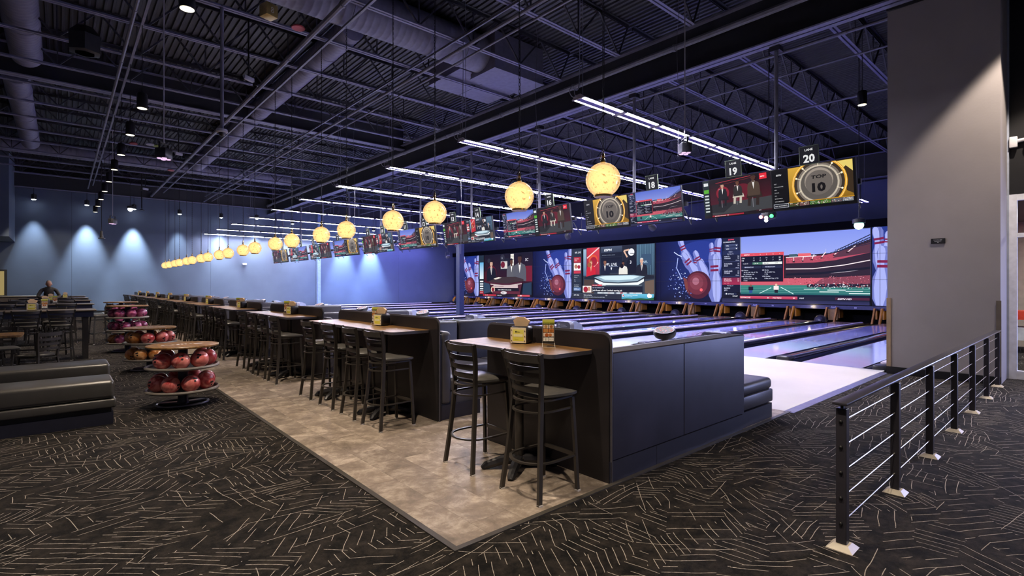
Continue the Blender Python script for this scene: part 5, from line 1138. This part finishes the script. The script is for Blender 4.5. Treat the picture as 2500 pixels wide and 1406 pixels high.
# ------------------------------------------------------------ ottoman benches
for i, (x1, y0, y1, lab) in enumerate(((.45, 7.36, 7.97, 'long black vinyl bench ottoman, the one next to the open carpet'), (.50, 8.98, 9.62, 'long black vinyl bench ottoman behind the first one'))):
    t = thing('bench_ottoman', lab, 'bench', (x1, y0, 0), 0, 'black bench ottomans'); D = y1-y0
    m = MB(); m.rbox(-3.6, 0, .285, 0, D, .495, .045, 5); m.build('cushion', VINYL, t); m = MB(); m.rbox(-3.6, -.012, .185, .012, D+.012, .285, .02, 3); m.build('lower_band', VINYL, t); m = MB(); m.box(-3.6, .03, .13, -.03, D-.03, .19); m.build('shadow_gap', BLACK, t); m = MB(); m.box(-3.6, .01, 0, -.012, D-.01, .135); m.build('plinth', KICK, t)
# ------------------------------------------------------------ dining area
NAVY = mat('navy_apron', '#2c3048', .4)
HT = [(.56, 14.2, 15.1), (.70, 18.9, 19.8), (.8, 23.6, 24.5), (.85, 28.4, 29.3), (.9, 33.4, 34.3)]
for i, (x1, y0, y1) in enumerate(HT):
    Lx = 3.4 if i < 3 else 2.2
    t = thing('high_table', 'dark high dining table with thick legs, %s row from the black ottomans' % ORD[i], 'table', (x1, y0, 0), 0, 'high dining tables')
    m = MB(); m.rbox(-Lx, 0, 1.02, 0, y1-y0, 1.05, .006, 1); m.build('table_top', wood('dark_brown_table_top', '#453a30', '#66584a', axis=0) if 'dark_brown_table_top' not in bpy.data.materials else bpy.data.materials['dark_brown_table_top'], t)
    m = MB(); m.box(-Lx+.05, .05, .90, -.05, y1-y0-.05, 1.02); m.build('apron', NAVY, t)
    for a in (-.18, -Lx+.25):
        for b in (.14, y1-y0-.14): m = MB(); m.box(a-.045, b-.045, 0, a+.045, b+.045, .9); m.build('leg', POWDER, t)
    near = ([-.03, -.52, -1.05, -1.6] if i == 0 else [0.1, -.5, -1.1, -1.7])[:4 if i < 3 else 2]
    for k, x in enumerate(near):
        place(bar0, x, y0-.28, PI/2+random.uniform(-.08, .08), 'black ladder-back bar stool on the near side of the %s high table row, %s' % (ORD[i], ORD[k]), 'bar stools at the high tables')
    for k, x in enumerate(near[:3]):
        if i == 2 and k < 2: x = (.62, -1.05)[k]
        place(bar0, x-.1, y1+.3, -PI/2+random.uniform(-.08, .08), 'black ladder-back bar stool across the %s high table row, %s' % (ORD[i], ORD[k]), 'bar stools at the high tables')
place(bar0, .78, 17.75, PI+.25, 'black ladder-back bar stool standing alone beside the third ball rack', 'bar stools at the high tables')
for i, (x, y) in enumerate(((-.47, 14.62), (-.36, 19.3), (-.3, 24.0), (.1, 28.8))):
    put(disp0, x, y, 1.05, -.1, 'dark napkin dispenser with yellow label on the %s high table row' % ORD[i], 'napkin dispensers on the high tables')
    m = MB()
NAPK = MATS['kraft_napkin']
t = thing('napkin_stack', 'tall stack of pale napkins beside the dispenser on the first high table', 'napkins', (-.47, 14.78, 1.05)); m = MB()
for k in range(4): m.rbox(-.075, -.06, .02+k*.05, .075, .06, .055+k*.05, .015, 2); 
m.build('stack', NAPK, t)
put(menu0, -.28, 14.6, 1.05, .1, 'slim menu card stand on the first high table', 'menus in the dining area')
put(menu0, -.15, 19.2, 1.05, 0, 'menu card stand on the second high table', 'menus in the dining area')
t = thing('low_table', 'low brown dining table with rounded corners beside the black ottoman', 'table', (-1.05, 12.1, 0))
m = MB(); m.prism(rrect(-.75, -.4, .55, .4, .09, 5), lambda a, b, q: (a, b, q), .72, .75); m.build('table_top', TOPW, t); pedestal(t, -.1, 0, .72)
place(low0, -.28, 11.25, 2.35, 'black ladder-back dining chair with its back to the ball racks', 'low dining chairs'); place(low0, -.78, 12.78, -PI/2+.15, 'black ladder-back dining chair across the low brown table', 'low dining chairs')
place(low0, -1.4, 11.2, PI/2, 'black ladder-back dining chair on the near side of the low brown table', 'low dining chairs')
put(menu0, -1.0, 12.0, .75, .2, 'yellow topped menu card on the low brown table', 'menus in the dining area')
# pass-through window and bar counter by the far wall
wi = struct(MB().box(-4.4, YF-.08, .98, -2.2, YF-.016, 2.42).build('window_1', mat('dark_window_frame', '#2b2622', .5)))
pn = MB().box(-4.3, YF-.1, 1.06, -2.31, YF-.078, 2.33).build('window_pane', glow('lit_kitchen_glow', '#c8b070', .55), wi)
bc = thing('bar_counter', 'pale serving counter below the lit pass-through window', 'counter', (-3.8, 36.6, 0)); MB().rbox(0, 0, .98, 3.0, .9, 1.04, .01, 1).build('counter_top', mat('beige_counter_top', '#8a8070', .4), bc); MB().box(.05, .06, 0, 2.95, .9, .98).build('counter_front', mat('brown_counter_front', '#5a5048', .5), bc)
# ------------------------------------------------------------ person
def person(loc, rz):
    t = thing('person', 'person in a dark shirt leaning over a high table by the far wall', 'person', loc, rz)
    P = {'pel': (0, 0, .95, .155), 'sp1': (0, .03, 1.12, .15), 'sp2': (0, .09, 1.32, .165), 'nk0': (0, .14, 1.46, .075), 'nk1': (0, .17, 1.53, .058),
         'sl': (-.19, .12, 1.41, .07), 'el': (-.30, .20, 1.18, .05), 'wl': (-.16, .44, 1.11, .034), 'sr': (.19, .12, 1.41, .07), 'er': (.30, .20, 1.18, .05), 'wr': (.14, .46, 1.11, .034),
         'hl': (-.1, 0, .9, .11), 'kl': (-.11, .03, .5, .075), 'al': (-.11, -.02, .09, .048), 'tl': (-.12, .14, .04, .04), 'hr': (.1, 0, .9, .11), 'kr': (.11, .03, .5, .075), 'ar': (.11, -.02, .09, .048), 'tr': (.12, .14, .04, .04)}
    E = [('pel', 'sp1'), ('sp1', 'sp2'), ('sp2', 'nk0'), ('nk0', 'nk1'), ('nk0', 'sl'), ('sl', 'el'), ('el', 'wl'), ('nk0', 'sr'), ('sr', 'er'), ('er', 'wr'), ('pel', 'hl'), ('hl', 'kl'), ('kl', 'al'), ('al', 'tl'), ('pel', 'hr'), ('hr', 'kr'), ('kr', 'ar'), ('ar', 'tr')]
    def skin(name, P, E, root, m, sub=2):
        ks = list(P); me = bpy.data.meshes.new(name); me.from_pydata([P[k][:3] for k in ks], [(ks.index(a), ks.index(b)) for a, b in E], []); me.materials.append(m)
        o = link(name, me, t); md = o.modifiers.new('skin', 'SKIN'); md.use_smooth_shade = True
        for i, k in enumerate(ks): me.skin_vertices[0].data[i].radius = (P[k][3], P[k][3]); me.skin_vertices[0].data[i].use_root = (k == root)
        s_ = o.modifiers.new('sub', 'SUBSURF'); s_.levels = sub; s_.render_levels = sub; return o
    SKIN = mat('skin', '#b98a76', .5); SH = mat('dark_shirt', '#33302e', .8)
    body = skin('body', P, E, 'pel', SH)
    m = MB(); q = Matrix.Translation((0, .21, 1.63)) @ Matrix.Rotation(-.5, 4, 'X') @ Matrix.Diagonal((.078, .095, .118, 1)); m.sphere((0, 0, 0), 1, 20, 14); m.v = [tuple(q @ Vector(p)) for p in m.v]
    m.lathe([(.001, -.012), (.014, -.01), (.012, .01), (.001, .014)], 8, Matrix.Translation((0, .30, 1.585)))
    for s in (-1, 1): m.sphere((s*.078, .20, 1.62), .02, 8, 6)
    hd_ = m.build('head', SKIN, t)
    m = MB(); q = Matrix.Translation((0, .195, 1.655)) @ Matrix.Rotation(-.5, 4, 'X') @ Matrix.Diagonal((.083, .1, .11, 1)); m.sphere((0, 0, 0), 1, 18, 8, -.05, 1); m.v = [tuple(q @ Vector(p)) for p in m.v]; m.build('hair', mat('greying_hair', '#8a8480', .8), t)
    m = MB()
    for s in (-1, 1): m.sphere((s*.03, .293, 1.61), .009, 8, 6)
    m.build('eye', BLACK, t); m = MB(); m.bar((-.022, .283, 1.545), (.022, .283, 1.545), .006, .006); m.build('mouth', mat('lip', '#8a4a44', .5), t)
    for s in (-1, 1):
        wx = -.16 if s < 0 else .14; Y = .44 if s < 0 else .46
        H = {'w': (wx, Y, 1.11, .03), 'p': (wx, Y+.07, 1.10, .036)}; Ed = [('w', 'p')]
        for k in range(4):
            bx = wx+(k-1.5)*.022; H['a%d' % k] = (bx, Y+.11, 1.098, .011); H['b%d' % k] = (bx, Y+.15, 1.088, .010); H['c%d' % k] = (bx, Y+.175-.006*abs(k-1.4), 1.072, .009); Ed += [('p', 'a%d' % k), ('a%d' % k, 'b%d' % k), ('b%d' % k, 'c%d' % k)]
        H['t0'] = (wx-s*.04, Y+.05, 1.095, .012); H['t1'] = (wx-s*.055, Y+.09, 1.085, .01); Ed += [('p', 't0'), ('t0', 't1')]
        skin('hand', H, Ed, 'w', SKIN, 1)
    return t
person((-.36, 25.0, 0), PI)
# ------------------------------------------------------------ railing
ra = thing('cable_railing', 'dark metal railing with thin steel cables on the open carpet', 'railing', (3.52, 1.0, 0)); RAILM = mat('bronze_black_rail', '#34323a', .32); PLATE = mat('pale_cover_plate', '#b8ae9c', .4)
xs = [0, 1.24, 2.47, 3.71, 4.94, 6.18, 7.41]
for k, x in enumerate(xs):
    m = MB(); m.rbox(x-.028, -.028, .0, x+.028, .028, .835, .004, 1); m.build('post', RAILM, ra); m = MB(); m.box(x-.008, -.008, .83, x+.008, .008, .862); m.build('post_stem', BLACK, ra)
    m = MB(); m.add([(x-.07, -.07, 0), (x+.07, -.07, 0), (x+.07, .07, 0), (x-.07, .07, 0), (x-.04, -.04, .028), (x+.04, -.04, .028), (x+.04, .04, .028), (x-.04, .04, .028)], [(3, 2, 1, 0), (4, 5, 6, 7), (0, 1, 5, 4), (1, 2, 6, 5), (2, 3, 7, 6), (3, 0, 4, 7)]); m.build('base_cover', PLATE, ra)
m = MB(); m.rbox(-.06, -.04, .858, 7.45, .04, .876, .006, 2); m.build('hand_rail', RAILM, ra)
for k in range(5):
    z = .15+k*.152; m = MB(); m.tube([(0, 0, z), (7.41, 0, z)], .0032, 6); m.build('steel_cable', mat('bright_cable_steel', '#c8c4bc', .3, .6), ra); m = MB(); m.sphere((-.03, 0, z), .011, 10, 8); m.build('cable_nut', BLACK, ra)
# occupancy sign
t = thing('occupancy_sign', 'small black sign with white lettering on the grey wall', 'sign', (11.1, 1.745, 2.32)); MB().rbox(-.012, -.095, -.043, 0, .095, .043, .003, 1).build('sign_plate', BLACK, t)
a = Art(.19, .086); a.text('BOWLING AREA', .5, .68, .18, '#e8e8e8', 0, .02, 'c', maxw=.84); a.text('OCCUPANCY', .5, .42, .17, '#e8e8e8', 0, .02, 'c', maxw=.6, up=False); a.text('180', .5, .14, .17, '#e8e8e8', 0, .02, 'c', up=False); a.build('lettering', PRINT, t, lambda x, y, n: (-.0125-n, .095-x, y-.043), .0004)
# ------------------------------------------------------------ storefront beyond the grey wall
WF = mat('white_door_frame', '#dfe2ee', .4)
sf = struct(MB().box(12.0, .86, 0, 12.14, .98, 3.1).build('door_1', WF))
MB().box(12.02, -3.2, 3.0, 12.12, .86, 3.1).build('head_rail', WF, sf); MB().box(12.03, -3.2, 2.38, 12.11, .86, 2.45).build('mid_rail', WF, sf); MB().box(12.02, -3.2, 0, 12.12, .86, .14).build('bottom_rail', WF, sf); MB().box(12.02, -.55, 0, 12.12, -.47, 3.0).build('mullion', WF, sf)
def glass():
    m = bpy.data.materials.new('clear_glass'); m.use_nodes = True; nt = m.node_tree; N = nt.nodes; N.remove(N['Principled BSDF']); tr = N.new('ShaderNodeBsdfTransparent'); tr.inputs[0].default_value = (.92, .94, .95, 1); gl = N.new('ShaderNodeBsdfGlossy'); gl.inputs['Roughness'].default_value = .02; mx = N.new('ShaderNodeMixShader'); mx.inputs[0].default_value = .06
    nt.links.new(tr.outputs[0], mx.inputs[1]); nt.links.new(gl.outputs[0], mx.inputs[2]); nt.links.new(mx.outputs[0], N['Material Output'].inputs[0]); return m
GL = glass(); MB().box(12.06, -3.2, .14, 12.075, .86, 2.38).build('glass_pane', GL, sf); MB().box(12.06, -3.2, 2.45, 12.075, .86, 3.0).build('glass_pane', GL, sf)
st_ = struct(MB().box(12.05, -3.2, 3.1, 12.3, .97, 8.2).build('wall_front', BLACK))
MB().box(11.985, .955, 0, 12.06, .985, 6.4).build('end_trim', mat('pale_end_trim', '#a0a8bc', .5), wn)
rm = struct(MB().box(18.5, -5, 0, 18.7, 2.2, 3.2).build('wall_lobby', mat('beige_lobby_wall', '#b8aaa0', .8)))
t = thing('lobby_counter', 'pale counter with a bright red top seen through the glass', 'counter', (16.6, -2.5, 0)); MB().box(0, 0, .78, .8, 4.2, .98).build('red_top', mat('bright_red_top', '#d8452c', .4), t); MB().box(.05, .02, .3, .75, 4.18, .6).build('counter_shelf', WHITEP, t)
for y in (.1, 2.1, 4.1): MB().box(.1, y-.03, 0, .16, y+.03, .78).build('leg', CHROME, t)
t = thing('queue_post', 'steel queue post on a round foot behind the glass', 'post', (14.0, .35, 0)); m = MB(); m.lathe([(.17, 0), (.17, .02), (.04, .05), (.025, .06), (.025, .9), (.035, .92), (.035, .98), (.02, 1.0)], 20); m.build('post_body', mat('brushed_post_steel', '#9a948e', .3, .7), t)
lp_ = bpy.data.lights.new('added_lobby_fill', 'AREA'); lp_.energy = 260; lp_.color = (1, .92, .85); lp_.size = 1.5; lo = bpy.data.objects.new('added_lobby_fill', lp_); COL.objects.link(lo); lo.location = (15.5, -.8, 3.15)  # unseen lamp added to light the room behind the glass
MB().box(12.3, -5, 3.2, 18.7, 2.2, 3.3).build('lobby_ceiling', mat('dark_lobby_ceiling', '#55504e', .8), rm)
cc = thing('security_camera', 'white dome security camera on a short arm on the white frame', 'camera', (12.0, .9, 3.98)); m = MB(); m.rbox(-.06, -.05, -.1, .02, .05, .08, .01, 2); m.tube([(0, 0, 0), (0, -.16, .02), (0, -.22, .0)], .03, 10); m.build('mount_arm', WHITEP, cc); m = MB(); m.lathe([(.10, 0), (.11, .01), (.10, .06), (.05, .09)], 20, Matrix.Translation((0, -.24, -.05))); m.build('housing', WHITEP, cc); m = MB(); m.sphere((0, -.24, -.05), .085, 18, 8, -1, 0); m.build('dome', DARKP, cc)
# ------------------------------------------------------------ odds and ends overhead
P = atp(207, 100, None, 7.0); t = thing('hanging_speaker', 'black hexagonal loudspeaker hanging under the joists', 'speaker', P, .5)
m = MB(); m.lathe([(.2, -.28), (.3, -.26), (.32, .1), (.16, .3)], 6); m.build('cabinet', BLACK, t, ang=20); m = MB(); m.lathe([(.02, -.284), (.19, -.284)], 6); m.build('grille', GREYP, t); m = MB(); m.tube([(0, 0, .3), (0, 0, 8.19-P[2])], .01, 6); m.build('hanger', BLACK, t)
P = atp(656, 28, None, 6.9); t = thing('cube_lamp', 'small gold cube hung on wires from the ceiling', 'lamp', P, .3); GOLD = mat('gold_cube', '#b8a05c', .35, .5); m = MB(); m.rbox(-.12, -.12, -.12, .12, .12, .12, .012, 2); m.build('cube_body', GOLD, t); a = Art(.1, .16)
a.ring(.5, .3, .2, .32, '#f0ead0', 16); a.ring(.5, .66, .16, .26, '#f0ead0', 16); a.build('mark', PRINT, t, lambda x, y, n: (x-.05, -.121-n, y-.08), .0004); m = MB(); m.tube([(-.04, 0, .12), (-.01, 0, .5), (0, 0, 8.19-P[2])], .004, 5); m.tube([(.04, 0, .12), (.01, 0, .5), (0, 0, 8.19-P[2])], .004, 5); m.build('wires', PIPE, t)
P = atp(728, 70, None, 7.05); t = thing('red_disc', 'flat red disc hung under a joist', 'disc', P); m = MB(); m.lathe([(.02, 0), (.13, 0), (.14, .02), (.12, .04)], 20); m.build('disc_body', mat('matt_red', '#b8404c', .5), t); m = MB(); m.tube([(0, 0, .03), (0, 0, 8.19-P[2])], .006, 5); m.build('hanger', PIPE, t)
for i, (px, py) in enumerate(((607, 193), (436, 376), (355, 462))):
    P = atp(px, py, None, 6.6); t = thing('emergency_light', 'twin headed emergency light under the joists, %s from the entrance' % ORD[i], 'emergency light', P, .5, 'emergency lights')
    m = MB(); m.rbox(-.14, -.04, -.04, .14, .04, .06, .01, 2); m.build('case', WHITEP, t)
    for s in (-1, 1): m = MB(); m.lathe([(.03, .06), (.06, .0), (.06, -.03), (.05, -.034)], 14, Matrix.Translation((s*.2, 0, -.07))); m.build('lamp_head', BLACK, t); m = MB(); m.lathe([(.002, -.035), (.05, -.035)], 14, Matrix.Translation((s*.2, 0, -.071))); m.build('lens', WHITEP, t)
    m = MB(); m.tube([(0, 0, .06), (0, 0, 8.19-P[2])], .02, 6); m.build('stem', BLACK, t)
P = atp(542, 322, None, None, 11.84); t = thing('ceiling_camera', 'white dome camera at the end of a long grey pole', 'camera', P); m = MB(); m.lathe([(.03, .06), (.1, .05), (.11, 0), (.09, -.02)], 18); m.build('housing', WHITEP, t); m = MB(); m.sphere((0, 0, -.02), .07, 14, 8, -1, 0); m.build('dome', DARKP, t); m = MB(); m.tube([(0, 0, .06), (0, 0, 7.34-P[2])], .035, 8); m.build('drop_pole', PIPE, t)
for i, (px, py, X) in enumerate(((248, 580, 30.0), (346, 514, 33.0))):
    P = atp(px, py, None, None, X); t = thing('cord_lamp', ('unlit black lamp on a long cord before the far wall' if i == 0 else 'small flat lamp on a dark stem before the far wall'), 'lamp', P); m = MB(); m.lathe([(.05, .3), (.06, .1), (.07, .0), (.13, -.02), (.13, -.05)] if i == 0 else [(.02, .08), (.13, .02), (.13, 0)], 14); m.build('lamp_body', BLACK, t); m = MB(); m.tube([(0, 0, .1), (0, 0, 8.19-P[2])], .014 if i == 0 else .03, 6); m.build('cord', BLACK, t)
P = atp(597, 645, None, None, YF-.06); t = thing('wall_sconce', 'small white uplight fixed on the far wall', 'sconce', P); m = MB(); m.rbox(-.13, -.04, -.06, .13, .045, .06, .02, 2); m.build('sconce_body', WHITEP, t)
for i, (px, py, c, X) in enumerate(((326, 352, '#a04048', 2.2), (366, 354, '#b8b8c8', 2.4), (383, 358, '#90a050', 2.5), (417, 417, '#c07070', 2.7))):
    P = atp(px, py, None, 6.9); t = thing('hung_balloon_disc', 'small %s disc hung under the joists above the aisle' % ('red', 'white', 'green', 'pink')[i], 'disc', P); m = MB(); m.lathe([(.02, -.02), (.13, 0), (.14, .03), (.1, .06)], 16); m.build('disc_body', mat('hung_disc_%d' % i, c, .5), t); m = MB(); m.tube([(0, 0, .05), (0, 0, 8.19-P[2])], .006, 5); m.build('hanger', PIPE, t)
for i, (px, py0, py1, X) in enumerate(((1655, 60, 385, 9.7), (1125, 260, 620, 9.4), (865, 370, 560, 7.5), (1310, 250, 520, 8.4))):
    A = atp(px, py1, X); t = thing('loose_cable', 'thin pale cable dangling from the %s' % ('joist beside the first strip light', 'joist beside the second strip light', 'conduit near the fourth strip light', 'joist above the lane sixteen monitor')[i], 'cable', A, 0); h = 8.19-A[2]
    m = MB(); m.tube(catm([(0, 0, 0), (.02, 0, h*.3), (-.025, .01, h*.6), (.02, 0, h*.85), (.12, .3, h)], 5), .005, 6); m.build('cable', mat('pale_cable', '#6a6874', .5), t)
for i, (px, py) in enumerate(((1910, 100), (1860, 140))): pass
# park nothing: prototypes were all used
